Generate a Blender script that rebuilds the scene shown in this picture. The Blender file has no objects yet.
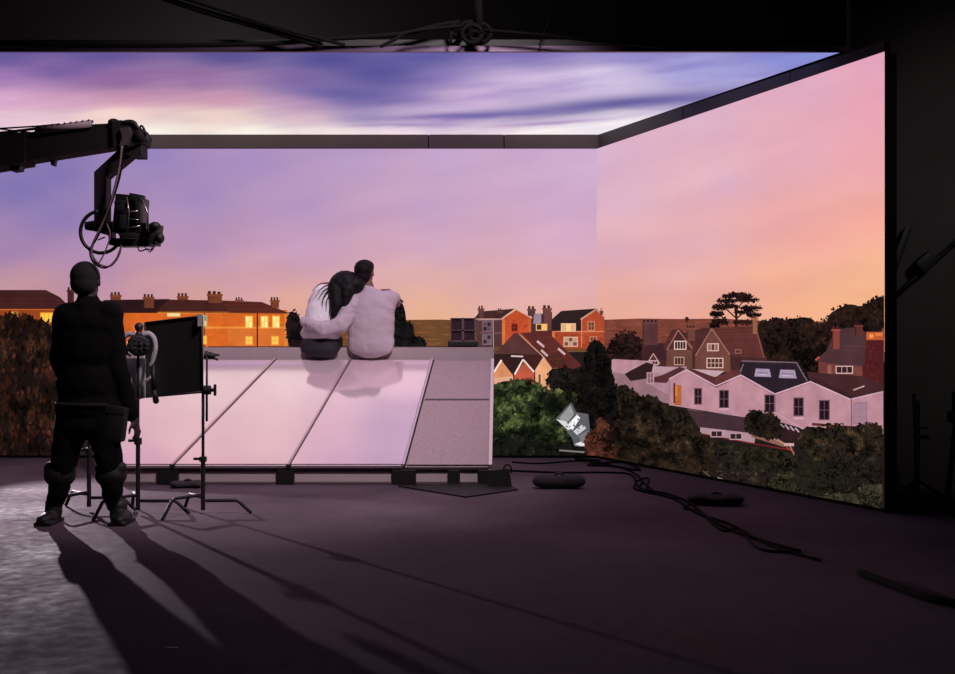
import bpy, bmesh, math, random
from mathutils import noise as NZ
from mathutils import Vector, Matrix, geometry
random.seed(11)
R = random.random
U = random.uniform
COL = bpy.context.scene.collection
F, CX, HY, CH = 1000.0, 477.5, 347.0, 1.22      # focal length, principal column, horizon row, camera height
YW = 11.0                                        # distance of the back LED wall
CXW, CYW, EXW, EYW = 1.3145, 11.0, 3.007, 7.38   # right LED wall: far corner, near end
TOPW, CEIL = 3.40, 3.563                         # top of LED walls, height of LED ceiling

def P(x, y, Y):
    return Vector(((x-CX)*Y/F, Y, CH-(y-HY)*Y/F))
def lin(c):
    return tuple((v/255/12.92 if v/255 <= .04045 else ((v/255+.055)/1.055)**2.4) for v in c)

# ---------------------------------------------------------------- materials
MATS = {}
def mat(name, c, rough=.6, metal=0.0, noise=0.0, scale=8.0, bump=0.0, spec=.5, coat=0.0):
    if name in MATS: return MATS[name]
    m = bpy.data.materials.new(name); m.use_nodes = True
    n, l = m.node_tree.nodes, m.node_tree.links
    b = n['Principled BSDF']; c = (*lin(c), 1)
    b.inputs['Base Color'].default_value = c
    b.inputs['Roughness'].default_value = rough; b.inputs['Metallic'].default_value = metal
    b.inputs['Specular IOR Level'].default_value = spec; b.inputs['Coat Weight'].default_value = coat
    if noise or bump:
        tc = n.new('ShaderNodeTexCoord'); t = n.new('ShaderNodeTexNoise')
        t.inputs['Scale'].default_value = scale; t.inputs['Detail'].default_value = 6
        l.new(tc.outputs['Object'], t.inputs['Vector'])
        if noise:
            mx = n.new('ShaderNodeMix'); mx.data_type = 'RGBA'
            mx.inputs[6].default_value = tuple(v*(1-noise) for v in c[:3])+(1,)
            mx.inputs[7].default_value = tuple(min(1, v*(1+noise)) for v in c[:3])+(1,)
            l.new(t.outputs['Fac'], mx.inputs[0]); l.new(mx.outputs[2], b.inputs['Base Color'])
        if bump:
            bp = n.new('ShaderNodeBump'); bp.inputs['Strength'].default_value = bump
            bp.inputs['Distance'].default_value = .01
            l.new(t.outputs['Fac'], bp.inputs['Height']); l.new(bp.outputs['Normal'], b.inputs['Normal'])
    MATS[name] = m; return m

def floor_mat():
    m = bpy.data.materials.new('painted_concrete'); m.use_nodes = True
    n, l = m.node_tree.nodes, m.node_tree.links; b = n['Principled BSDF']
    tc = n.new('ShaderNodeTexCoord')
    t = n.new('ShaderNodeTexNoise'); t.inputs['Scale'].default_value = .9; t.inputs['Detail'].default_value = 8
    t.inputs['Roughness'].default_value = .6
    t2 = n.new('ShaderNodeTexNoise'); t2.inputs['Scale'].default_value = 14; t2.inputs['Detail'].default_value = 8
    l.new(tc.outputs['Object'], t.inputs['Vector']); l.new(tc.outputs['Object'], t2.inputs['Vector'])
    r = n.new('ShaderNodeValToRGB'); r.color_ramp.elements[0].position = .3; r.color_ramp.elements[1].position = .72
    r.color_ramp.elements[0].color = (*lin((72, 61, 68)), 1); r.color_ramp.elements[1].color = (*lin((104, 90, 99)), 1)
    l.new(t.outputs['Fac'], r.inputs[0]); l.new(r.outputs[0], b.inputs['Base Color'])
    mr = n.new('ShaderNodeMapRange'); mr.inputs[1].default_value = .3; mr.inputs[2].default_value = .7
    mr.inputs[3].default_value = .5; mr.inputs[4].default_value = .95
    ad = n.new('ShaderNodeMath'); ad.operation = 'MULTIPLY_ADD'; ad.inputs[1].default_value = .35
    l.new(t2.outputs['Fac'], ad.inputs[0])
    sc = n.new('ShaderNodeMath'); sc.operation = 'MULTIPLY'; sc.inputs[1].default_value = .65
    l.new(t.outputs['Fac'], sc.inputs[0]); l.new(sc.outputs[0], ad.inputs[2])
    l.new(ad.outputs[0], mr.inputs[0]); l.new(mr.outputs[0], b.inputs['Roughness'])
    bp = n.new('ShaderNodeBump'); bp.inputs['Strength'].default_value = .12; bp.inputs['Distance'].default_value = .01
    l.new(t.outputs['Fac'], bp.inputs['Height']); l.new(bp.outputs['Normal'], b.inputs['Normal'])
    b.inputs['Specular IOR Level'].default_value = .02
    return m

def screen_mat(name, strength, amt=0.0, scale=30, sample=False):
    """what the LED tiles give off: the picture's own colours"""
    m = bpy.data.materials.new(name); m.use_nodes = True
    n, l = m.node_tree.nodes, m.node_tree.links; n.clear()
    o = n.new('ShaderNodeOutputMaterial'); e = n.new('ShaderNodeEmission'); a = n.new('ShaderNodeVertexColor')
    a.layer_name = 'Col'; e.inputs['Strength'].default_value = strength
    src = a.outputs['Color']
    if amt:
        tc = n.new('ShaderNodeTexCoord'); t = n.new('ShaderNodeTexNoise')
        t.inputs['Scale'].default_value = scale; t.inputs['Detail'].default_value = 5
        l.new(tc.outputs['Object'], t.inputs['Vector'])
        mr = n.new('ShaderNodeMapRange'); mr.inputs[1].default_value = .3; mr.inputs[2].default_value = .7
        mr.inputs[3].default_value = 1-amt; mr.inputs[4].default_value = 1+amt
        l.new(t.outputs['Fac'], mr.inputs[0])
        vm = n.new('ShaderNodeVectorMath'); vm.operation = 'SCALE'
        l.new(src, vm.inputs[0]); l.new(mr.outputs[0], vm.inputs['Scale']); src = vm.outputs[0]
    l.new(src, e.inputs['Color']); l.new(e.outputs[0], o.inputs['Surface'])
    m.cycles.emission_sampling = 'FRONT_BACK' if sample else 'NONE'
    return m

# ---------------------------------------------------------------- object helpers
def tag(o, label=None, cat=None, group=None, kind=None):
    for k, v in (('label', label), ('category', cat), ('group', group), ('kind', kind)):
        if v: o[k] = v
    return o
def empty(name, loc, label, cat, group=None):
    o = bpy.data.objects.new(name, None); COL.objects.link(o); o.location = loc; o.empty_display_size = .1
    return tag(o, label, cat, group)
def rootloc(p):
    v = Vector((0, 0, 0))
    while p: v += p.location; p = p.parent
    return v
def link(name, me, m, parent=None, smooth=False):
    o = bpy.data.objects.new(name, me); COL.objects.link(o)
    if m and not me.materials: me.materials.append(m)
    if parent:
        o.parent = parent
        me.transform(Matrix.Translation(-rootloc(parent)))
    if smooth:
        me.polygons.foreach_set('use_smooth', [True]*len(me.polygons))
    return o
class MB:
    def __init__(s): s.bm = bmesh.new()
    def box(s, c, size, rot=None, bev=0):
        r = bmesh.ops.create_cube(s.bm, size=1)
        M = Matrix.Translation(Vector(c)) @ (rot or Matrix.Identity(4)) @ Matrix.Diagonal((*size, 1))
        bmesh.ops.transform(s.bm, matrix=M, verts=r['verts'])
        if bev:
            es = list({e for v in r['verts'] for e in v.link_edges})
            bmesh.ops.bevel(s.bm, geom=es, offset=bev, segments=2, affect='EDGES', profile=.6)
        return s
    def prism(s, pts, off):
        """polygon (world points) swept by the vector off"""
        a = [s.bm.verts.new(Vector(p)) for p in pts]; b = [s.bm.verts.new(Vector(p)+Vector(off)) for p in pts]
        s.bm.faces.new(a); s.bm.faces.new(b[::-1])
        for i in range(len(a)):
            j = (i+1) % len(a); s.bm.faces.new((a[j], a[i], b[i], b[j]))
        return s
    def tube(s, pts, r, seg=10, r2=None):
        pts = [Vector(p) for p in pts]; n = len(pts); rings = []
        up = Vector((.13, .31, .94)).normalized()
        for i, p in enumerate(pts):
            d = (pts[min(i+1, n-1)]-pts[max(i-1, 0)]).normalized()
            a = d.cross(up)
            if a.length < .2: a = d.cross(Vector((1, 0, 0)))
            a.normalize(); b = d.cross(a)
            up = b.cross(d).normalized() if False else up
            rr = r if r2 is None else r+(r2-r)*i/(n-1)
            rings.append([s.bm.verts.new(p+a*math.cos(2*math.pi*k/seg)*rr+b*math.sin(2*math.pi*k/seg)*rr) for k in range(seg)])
        for i in range(n-1):
            for k in range(seg):
                s.bm.faces.new((rings[i][k], rings[i][(k+1) % seg], rings[i+1][(k+1) % seg], rings[i+1][k]))
        s.bm.faces.new(rings[0][::-1]); s.bm.faces.new(rings[-1])
        return s
    def ball(s, c, rad, rot=None, sub=3):
        r = bmesh.ops.create_icosphere(s.bm, subdivisions=sub, radius=1)
        if not hasattr(rad, '__len__'): rad = (rad,)*3
        M = Matrix.Translation(Vector(c)) @ (rot or Matrix.Identity(4)) @ Matrix.Diagonal((*rad, 1))
        bmesh.ops.transform(s.bm, matrix=M, verts=r['verts']); return s
    def cap(s, p0, p1, r0, r1=None):
        r1 = r0 if r1 is None else r1
        s.ball(p0, r0, sub=2); s.ball(p1, r1, sub=2); s.tube([p0, p1], r0, 14, r1); return s
    def build(s, name, m, parent=None, smooth=False, auto=False):
        bmesh.ops.recalc_face_normals(s.bm, faces=s.bm.faces)
        me = bpy.data.meshes.new(name); s.bm.to_mesh(me); s.bm.free()
        o = link(name, me, m, parent, smooth or auto)
        if auto:
            e = o.modifiers.new('edges', 'EDGE_SPLIT'); e.split_angle = math.radians(38)
        return o
    def blob(s, name, m, parent=None, voxel=.01, it=6, wrinkle=0, ws=.1):
        """overlapping volumes fused into one continuous skin"""
        me = bpy.data.meshes.new(name); s.bm.to_mesh(me); s.bm.free()
        o = bpy.data.objects.new(name, me); COL.objects.link(o)
        d = o.modifiers.new('r', 'REMESH'); d.mode = 'VOXEL'; d.voxel_size = voxel
        d = o.modifiers.new('s', 'SMOOTH'); d.factor = .6; d.iterations = it
        if wrinkle:
            t = bpy.data.textures.new(name, 'CLOUDS'); t.noise_scale = ws
            d = o.modifiers.new('d', 'DISPLACE'); d.texture = t; d.strength = wrinkle; d.mid_level = .5
        dg = bpy.context.evaluated_depsgraph_get()
        m2 = bpy.data.meshes.new_from_object(o.evaluated_get(dg)); bpy.data.objects.remove(o)
        m2.name = name
        return link(name, m2, m, parent, True)

def smooth_pts(pts, n=6):
    """Catmull-Rom through the points"""
    pts = [Vector(p) for p in pts]; out = []
    for i in range(len(pts)-1):
        a = pts[max(i-1, 0)]; b = pts[i]; c = pts[i+1]; d = pts[min(i+2, len(pts)-1)]
        for k in range(n):
            t = k/n
            out.append(.5*((2*b)+(c-a)*t+(2*a-5*b+4*c-d)*t*t+(3*b-a-3*c+d)*t**3))
    out.append(pts[-1]); return out

# ---------------------------------------------------------------- studio shell
BLK = mat('studio_black', (62, 56, 58), .9, noise=.3, scale=1.2)
def struct(name, mb, m): return tag(mb.build(name, m), kind='structure')
struct('floor', MB().box((0, 5, -.05), (17, 18, .1)), floor_mat())
struct('wall_back', MB().box((0, 14.05, 3), (17, .1, 6.2)), BLK)
struct('wall_left', MB().box((-8.55, 5, 3), (.1, 18, 6.2)), BLK)
struct('wall_right', MB().box((5.9, 8.9, 3), (5.2, .1, 6.2)), mat('right_wall_paint', (66, 58, 58), .85, noise=.45, scale=1.5))
struct('ceiling', MB().box((0, 5, 6.15), (17, 18, .1)), BLK)
struct('wall_front', MB().box((0, -4.05, 3), (17, .1, 6.2)), BLK)

# ---------------------------------------------------------------- the pictures on the LED screens
NB = Vector((0, -1, 0)); NR = Vector((-3.62, -1.6925, 0)).normalized()
class Depth: z = {'back': .006, 'right': .006}
def step(k, s): Depth.z[s] += k; return Depth.z[s]
def onback(x, y, o=0):
    v = P(x, y, YW); v.z = max(v.z, .03); return v+NB*o
def onright(x, y, o=0):
    k = (x-CX)/F; s = (11*k-CXW)/(1.6925+3.62*k); s = min(s, 1.0)
    Y = 11-3.62*s; v = Vector((CXW+1.6925*s, Y, CH-(y-HY)*Y/F)); v.z = min(max(v.z, .03), TOPW)
    return v+NR*o
SIDE = {'back': (onback, lambda x: x <= 597, -1), 'right': (onright, lambda x: x >= 597, 1)}
def clipx(pts, side):
    f, keep, _ = SIDE[side]; out = []
    for i in range(len(pts)):
        a, b = pts[i-1], pts[i]
        if keep(a[0]) != keep(b[0]):
            t = (597-a[0])/(b[0]-a[0]); out.append((597, a[1]+(b[1]-a[1])*t))
        if keep(b[0]): out.append(b)
    return out
class Pic:
    def __init__(s, side): s.side = side; s.v = []; s.f = []; s.c = []
    def poly(s, pts, col, st=4e-5):
        pts = clipx(pts, s.side)
        cl = []
        for p in pts:
            if not cl or abs(p[0]-cl[-1][0])+abs(p[1]-cl[-1][1]) > .02: cl.append(p)
        if len(cl) < 3: return s
        o = step(st, s.side); f = SIDE[s.side][0]
        tris = geometry.tessellate_polygon([[Vector((x, y, 0)) for x, y in cl]])
        b = len(s.v); s.v += [f(x, y, o) for x, y in cl]; c = (*lin(col), 1)
        for t in tris: s.f.append([b+i for i in t]); s.c.append(c)
        return s
    def rect(s, x0, y0, x1, y1, col, st=4e-5): return s.poly([(x0, y0), (x1, y0), (x1, y1), (x0, y1)], col, st)
    def line(s, pts, w, col):
        for a, b in zip(pts, pts[1:]):
            dx, dy = b[0]-a[0], b[1]-a[1]; L = math.hypot(dx, dy) or 1; nx, ny = -dy/L*w/2, dx/L*w/2
            s.poly([(a[0]+nx, a[1]+ny), (b[0]+nx, b[1]+ny), (b[0]-nx, b[1]-ny), (a[0]-nx, a[1]-ny)], col)
        return s
    def leaves(s, ells, n, size, pal, asp=1.6, droop=False, top=None):
        """top: palette used near the upper edge of the crown, where the picture shows light leaves"""
        n = int(n*2.1); size *= .72; off = U(0, 90)
        for i in range(n):
            e = random.choices(ells, [q[2]*q[3] for q in ells])[0]
            a = U(0, 2*math.pi); r = math.sqrt(R())*(1.04+U(0, .10))
            x = e[0]+math.cos(a)*r*e[2]; y = e[1]+math.sin(a)*r*e[3]
            cl = NZ.fractal(Vector((x*.11+off, y*(.06 if droop else .13), off)), .8, 2.0, 3)
            p = top if top and math.sin(a)*r < -.15+U(-.5, .3)+cl*.5 else pal
            c = p[int(R()*len(p))]; cl += .7*NZ.noise(Vector((x*.035+off, y*.05, off+9))); k = (.84 if s.side == 'back' else .70)*U(.85, 1.15)*min(1.4, max(.32, .76+.85*cl)); m_ = random.choice(pal)
            c = tuple(min(255, (v*.6+w*.4)*k) for v, w in zip(c, m_))
            z = size*U(.5, 1.3); th = U(1.2, 1.9) if droop else U(0, math.pi)
            pts = []
            for j in range(5):
                t = j*2*math.pi/5; px = math.cos(t)*z*asp*U(.7, 1.1); py = math.sin(t)*z*U(.6, 1.1)
                pts.append((x+px*math.cos(th)-py*math.sin(th), y+px*math.sin(th)+py*math.cos(th)))
            s.poly(pts, c, 1e-6)
        return s
    def crown(s, ells, col, n=26, j=.12):
        for (x, y, rx, ry) in ells:
            s.poly([(x+math.cos(t*2*math.pi/n)*rx*U(1-j, 1+j), y+math.sin(t*2*math.pi/n)*ry*U(1-j, 1+j)) for t in range(n)], col, 6e-5)
        return s
    def build(s, name, m, parent, label=None):
        me = bpy.data.meshes.new(name); me.from_pydata(s.v, [], s.f)
        ca = me.color_attributes.new('Col', 'FLOAT_COLOR', 'CORNER')
        for p in me.polygons:
            for li in p.loop_indices: ca.data[li].color = s.c[p.index]
        o = link(name, me, m, parent); return tag(o, label)

def field(ctrl, p=2.4, sx=1.0, sy=1.6, tint=(0, 0, 0), k=0.0):
    ctrl = [(x, y, lin([v*(1-k)+t*k for v, t in zip(c, tint)])) for x, y, c in ctrl]
    def f(x, y):
        W = 0; a = [0, 0, 0]
        for cx, cy, c in ctrl:
            w = 1/(((x-cx)*sx)**2+((y-cy)*sy)**2+300)**(p/2); W += w
            for k in range(3): a[k] += w*c[k]
        return [v/W for v in a]
    return f
def grid(name, xs, ys, place, colf, m, parent, label=None):
    v = [place(x, y) for y in ys for x in xs]; nx = len(xs)
    f = [(j*nx+i, j*nx+i+1, (j+1)*nx+i+1, (j+1)*nx+i) for j in range(len(ys)-1) for i in range(nx-1)]
    me = bpy.data.meshes.new(name); me.from_pydata(v, [], f)
    cs = [colf(x, y) for y in ys for x in xs]
    ca = me.color_attributes.new('Col', 'FLOAT_COLOR', 'POINT')
    for i, c in enumerate(cs): ca.data[i].color = (*c, 1)
    o = link(name, me, m, parent); return tag(o, label)
def rng(a, b, n): return [a+(b-a)*i/n for i in range(n+1)]

S_SKY = screen_mat('screen_sky', 1.0, sample=True)
S_OVER = screen_mat('screen_overhead_sky', 1.0, sample=True)
S_PIC = screen_mat('screen_picture', 1.0, .14, 7)
S_LEAF = screen_mat('screen_foliage_picture', 1.0, .15, 5)
S_WIN = screen_mat('screen_window_picture', 1.0)
CAB = mat('led_cabinet', (14, 14, 15), .6)

sky = field([
    (-200, 150, (105, 88, 160)), (20, 190, (105, 95, 168)), (60, 215, (122, 105, 172)), (150, 155, (134, 115, 182)), (60, 175, (112, 98, 170)), (10, 250, (150, 115, 168)), (-200, 300, (190, 130, 140)),
    (250, 160, (160, 130, 190)), (350, 155, (178, 144, 196)), (450, 155, (192, 156, 202)), (560, 155, (200, 162, 205)), (590, 160, (203, 165, 208)),
    (200, 200, (150, 122, 182)), (300, 210, (172, 138, 190)), (430, 205, (188, 148, 194)), (560, 200, (204, 160, 200)),
    (90, 255, (164, 122, 172)), (200, 250, (176, 132, 178)), (300, 245, (194, 146, 186)), (430, 245, (204, 156, 190)), (560, 240, (214, 164, 195)),
    (30, 280, (190, 135, 150)), (150, 282, (202, 142, 152)), (260, 282, (214, 152, 160)), (430, 280, (226, 166, 160)), (550, 280, (226, 165, 175)),
    (30, 297, (198, 138, 132)), (200, 297, (215, 150, 135)), (290, 303, (225, 158, 132)), (430, 303, (234, 172, 138)), (550, 303, (232, 168, 158)),
    (430, 318, (238, 172, 120)), (560, 318, (232, 165, 142))], tint=(222, 212, 222), k=.17)
sky2 = field([
    (600, 155, (214, 172, 205)), (700, 115, (222, 172, 200)), (800, 85, (224, 162, 190)), (880, 60, (226, 150, 182)), (880, 110, (232, 150, 175)),
    (620, 200, (216, 170, 200)), (720, 180, (224, 172, 196)), (800, 150, (232, 164, 182)), (880, 160, (240, 156, 165)),
    (620, 250, (218, 164, 185)), (700, 240, (228, 168, 178)), (780, 220, (240, 162, 158)), (820, 240, (246, 158, 145)), (880, 220, (250, 160, 140)), (680, 275, (234, 170, 170)),
    (620, 290, (224, 156, 150)), (700, 290, (236, 162, 148)), (780, 280, (250, 170, 132)), (880, 270, (252, 180, 128)), (840, 300, (253, 178, 122)),
    (620, 312, (234, 160, 130)), (720, 312, (242, 160, 122)), (800, 312, (250, 170, 118)), (880, 300, (252, 172, 112))], tint=(226, 210, 214), k=.20)
def skyc(f, a):
    def g(x, y):
        n = NZ.fractal(Vector((x*.006+a, y*.03+x*.006, a)), .8, 2.0, 4)
        n2 = NZ.fractal(Vector((x*.012+a, y*.012, a+7)), .8, 2.0, 3)
        c = f(x, y); return [max(0, c[0]*(1+.07*n+.03*n2)), max(0, c[1]*(1+.09*n+.02*n2)), max(0, c[2]*(1+.03*n))]
    return g

LB = empty('led_wall', (-2.0, 11.05, 0), 'wide back LED wall showing a lilac dusk sky over houses, behind the rooftop set piece', 'led wall', 'led screens of the stage')
LR = empty('led_wall', (2.16, 9.2, 0), 'angled right-hand LED wall showing pink sunset, pale zigzag terrace and gardens', 'led wall', 'led screens of the stage')
LC = empty('led_ceiling', (-1.5, 9.5, 3.6), 'overhead LED ceiling panel showing streaked blue and cream clouds', 'led ceiling', 'led screens of the stage')
XL = -6.6
MB().box(((XL+CXW)/2, 11.07, TOPW/2), (CXW-XL, .12, TOPW)).build('cabinet', CAB, LB)
ld = Vector((EXW-CXW, EYW-CYW, 0))
MB().prism([(CXW, CYW, 0), (EXW, EYW, 0), (EXW, EYW, TOPW), (CXW, CYW, TOPW)], -NR*.12+NR*0).build('cabinet', CAB, LR)
pl = LB
xl0 = CX+XL*F/YW
grid('sky_image', rng(xl0, 597, 70), rng(HY+CH*F/YW*-1.787, 352, 34), lambda x, y: onback(x, max(y, HY-(TOPW-CH)*F/YW), .004), skyc(sky, 3), S_SKY, LB, 'lilac and peach dusk sky shown on the screen')
def r_place(x, t):   # t: 0 top .. 1 down to the horizon band
    k = (x-CX)/F; s = min((11*k-CXW)/(1.6925+3.62*k), 1); Y = 11-3.62*s
    ytop = HY-(TOPW-CH)*F/Y; return x, ytop+(352-ytop)*t
grid('sky_image', rng(597, 885, 40), rng(0, 1, 30), lambda x, t: onright(*r_place(x, t), .004), lambda x, t: skyc(sky2, 9)(*r_place(x, t)), S_SKY, LR, 'pink and orange sunset sky shown on the screen')
# dark ground of the picture
for sd, par, x0, x1 in (('back', LB, xl0, 597), ('right', LR, 597, 885)):
    p = Pic(sd); p.rect(x0, 345, x1, 470 if sd == 'back' else 530, (34, 28, 26)); p.build('garden_ground_image', S_LEAF, par, 'dark garden ground shown at the foot of the screen')

def hill(sd, par, prof, y1, col, cols, label, n=300):
    p = Pic(sd); pts = [(x, y) for x, y in prof]+[(prof[-1][0], y1), (prof[0][0], y1)]
    p.poly(pts, col)
    x0, x1 = prof[0][0], prof[-1][0]
    for i in range(n):
        x = U(x0, x1); t = R(); y = prof[0][1]+1.5+(y1-prof[0][1])*t; w = U(2, 8)*(1+t); h = U(.4, 1.2)*(1+t)
        c = random.choice(cols); p.poly([(x-w, y), (x-w*.3, y-h), (x+w*.6, y-h*.7), (x+w, y), (x, y+h*.6)], tuple((v*.45+w*.55)*U(.93, 1.07) for v, w in zip(c, col)), 1e-6)
    p.build('hill_image', S_LEAF, par, label)
hill('back', LB, [(xl0, 322), (288, 321), (400, 320), (440, 319.5), (480, 321), (597, 320)], 352, (108, 70, 44), [(140, 88, 45), (100, 66, 42), (84, 54, 38), (160, 100, 55)], 'hazy wooded hillside shown on the screen', 500)
hill('right', LR, [(597, 320), (640, 318.5), (680, 319), (720, 318.5), (770, 321), (885, 322)], 362, (124, 66, 54), [(150, 82, 56), (110, 58, 46), (90, 48, 40), (160, 86, 60)], 'hazy wooded hillside behind the gabled house shown on the screen', 500)

class House:
    def __init__(s, side, name='house_image', label=None):
        s.side = side; s.par = LB if side == 'back' else LR; s.name = name; s.label = label; s.wall = Pic(side); s.root = None; s.subs = []
    def sub(s, name, label=None):
        p = Pic(s.side); s.subs.append((name, p, label)); return p
    def chimney(s, x0, y0, x1, y1, col, pots=2):
        p = s.sub('chimney'); dk = tuple(v*.6 for v in col)
        p.rect(x0+.8, y0+3.4, x1-.8, y1, col); p.rect(x0, y0+3, x1, y0+5, tuple(v*1.15 for v in col)); p.rect(x0+.8, y0+5, x0+1.7, y1, dk)
        w = (x1-x0-1.6)/pots
        for i in range(pots): p.rect(x0+1+i*w, y0+U(0, .8), x0+.6+i*w+w*.75, y0+3.2, dk)
    def window(s, x0, y0, x1, y1, frame, pane, nx=2, ny=2, glow=None):
        p = s.sub('window'); p.rect(x0-.7, y0-.7, x1+.7, y1+.7, frame); w = (x1-x0)/nx; h = (y1-y0)/ny
        for i in range(nx):
            for j in range(ny):
                c = pane if not glow or (i+j) % 2 else glow
                p.rect(x0+i*w+.25, y0+j*h+.25, x0+(i+1)*w-.25, y0+(j+1)*h-.25, c)
    def done(s):
        o = s.wall.build(s.name, S_PIC, s.par, s.label)
        for n, p, lb in s.subs:
            if p.f: p.build(n, S_WIN if n == 'window' else S_PIC, o, lb)

def bricks(pic, x0, y0, x1, y1, col, n):
    for i in range(n):
        x, y = U(x0, x1-3), U(y0, y1-1); k = U(.82, 1.15)
        pic.rect(x, y, x+U(1.5, 4), y+.7, tuple(min(255, v*k) for v in col), 3e-6)
def streaks(pic, quad, col, n):
    """rows of tiles across a roof: quad = top-left, top-right, bottom-right, bottom-left"""
    a, b, c, d = quad
    for i in range(1, n):
        t = i/n; p = (a[0]+(d[0]-a[0])*t, a[1]+(d[1]-a[1])*t); q = (b[0]+(c[0]-b[0])*t, b[1]+(c[1]-b[1])*t)
        pic.line([p, q], .35, tuple(v*U(.75, 1.25) for v in col))

# --- far-left brick terrace with lit windows
h = House('back', label='low brick building with glowing yellow windows, at the left end of the screen')
h.wall.rect(xl0, 308, 69, 347, (150, 66, 30)); h.wall.rect(xl0, 308, 69, 310, (196, 100, 40)); bricks(h.wall, -60, 310, 69, 340, (170, 78, 34), 60)
r = h.sub('roof'); r.poly([(xl0, 290), (46, 290), (60, 297), (72, 309), (xl0, 309)], (66, 32, 32)); streaks(r, [(-60, 290), (46, 290), (68, 309), (-60, 309)], (78, 38, 34), 7)
h.window(-30, 313, -20, 325, (210, 130, 50), (255, 200, 80)); h.window(10, 312, 18, 324, (170, 110, 50), (150, 110, 60), 2, 2, (220, 170, 80)); h.window(41, 313, 53, 322, (230, 140, 50), (255, 205, 70), 3, 1)
h.chimney(67, 287, 75, 312, (70, 34, 32)); h.done()
# --- long orange terrace behind the flag
h = House('back', label='long orange brick terrace with brown hipped roof and glowing arched windows')
W = h.wall; W.rect(103, 310, 287, 347, (212, 100, 36)); W.rect(158, 311, 287, 313.5, (235, 140, 52)); W.rect(158, 326.5, 287, 328.6, (232, 140, 60))
bricks(W, 160, 314, 284, 326, (222, 106, 40), 90); bricks(W, 160, 329, 284, 346, (216, 104, 42), 110); W.rect(284.5, 311, 288, 347, (230, 130, 50)); W.rect(228, 329, 284, 346, (214, 112, 48), 1e-5); W.rect(256.8, 312, 258.2, 347, (60, 28, 22)); W.rect(204, 312, 205, 347, (90, 40, 25))
r = h.sub('roof'); r.poly([(98, 311), (104, 300), (170, 299), (158, 313), (98, 313)], (44, 24, 26))
r.poly([(157, 311.5), (168, 299.5), (222, 300.5), (229, 312)], (72, 34, 32)); r.poly([(222, 300.5), (262, 302), (289, 313), (229, 312.5)], (82, 38, 32)); streaks(r, [(168, 300), (222, 301), (229, 312), (158, 311.5)], (84, 40, 34), 6); streaks(r, [(222, 301), (262, 302), (287, 312), (229, 312)], (92, 44, 36), 6)
r.line([(157, 312), (229, 312.8), (289, 313.3)], .9, (120, 60, 36))
for c in ((110, 292, 122, 300), (143, 294, 155, 308), (177, 293, 189, 300), (207, 291, 223, 303), (235, 297, 244, 302), (270, 297, 280, 308)): h.chimney(*c, (112, 58, 40), 3)
for x in (246, 261.5, 273): h.window(x, 316.5, x+6.4, 327.5, (250, 180, 80), (255, 226, 120), 2, 2, (255, 244, 170))
for x in (246, 272): h.window(x, 336.5, x+6.6, 344.5, (240, 150, 60), (255, 205, 90), 2, 2)
h.window(201, 315.5, 207, 326, (190, 160, 110), (140, 150, 140), 2, 2, (220, 200, 150)); h.window(202.5, 336, 207, 344, (230, 140, 60), (255, 190, 80), 1, 2)
h.window(168, 313.5, 180, 316, (230, 190, 120), (250, 220, 160), 2, 1); h.done()
# --- red-brick villas right of the set
h = House('back', label='pair of red-brick villas with white-edged gables and dark roofs, right of the rooftop')
W = h.wall
W.poly([(475, 318), (502, 318), (503, 347), (478, 347)], (84, 56, 58)); W.poly([(502, 318.5), (516, 309), (531.5, 318), (531, 345), (503, 347)], (186, 76, 44))
W.poly([(502, 321), (531, 321), (531, 336), (504, 340)], (196, 80, 46)); W.rect(502, 319, 505, 345, (214, 120, 66)); W.rect(528.5, 319, 531.5, 340, (200, 96, 56)); W.line([(493, 320), (493.5, 347)], .8, (190, 150, 150)); W.line([(478, 320), (502, 319.5)], 1, (168, 130, 130)); W.line([(480, 333), (502, 333)], .8, (130, 96, 100))
W.poly([(531, 316), (552, 312), (552, 345), (531, 345)], (74, 48, 52)); W.poly([(552, 331), (605, 331), (605, 349), (552, 348)], (168, 70, 44)); W.poly([(581, 319), (596, 309), (605, 317), (604.5, 348), (581, 348)], (176, 74, 46))
W.line([(552, 331.5), (604, 331.5)], 1.0, (214, 130, 90)); W.line([(581.5, 320), (581.5, 347)], 1, (214, 130, 90)); W.rect(552, 331, 554.5, 347, (220, 120, 76)); bricks(W, 506, 320, 528, 340, (170, 62, 38), 50); bricks(W, 555, 333, 603, 347, (150, 60, 38), 60)
r = h.sub('roof'); r.poly([(474, 318.5), (480, 311.5), (517, 308.5), (501, 318.5)], (64, 38, 40)); r.poly([(552, 319), (561, 311), (597, 308.5), (581, 319.5), (581, 331), (552, 331)], (46, 32, 34)); streaks(r, [(483, 311), (516, 309), (502, 318), (476, 318)], (76, 46, 46), 4)
r.line([(501.5, 319), (516, 309), (532, 318)], 1.5, (226, 176, 152)); r.line([(580.5, 319.5), (596.5, 309), (605.5, 317.5)], 1.5, (206, 150, 132)); r.line([(474, 319), (502, 319)], .9, (190, 148, 140)); r.poly([(502, 346), (514, 333), (521, 334), (545, 362), (536, 372), (500, 358), (496, 352)], (88, 52, 50))
h.chimney(477.5, 305.5, 484.5, 318, (96, 58, 56)); h.chimney(497, 308, 503, 312, (90, 54, 50)); h.chimney(527, 306, 536, 316, (92, 56, 56)); h.chimney(542, 305, 552, 330, (104, 62, 60)); h.chimney(600, 308, 604, 314, (90, 54, 50))
W.poly([(534, 314), (541, 313), (541, 323), (533, 324)], (150, 128, 146))
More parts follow.
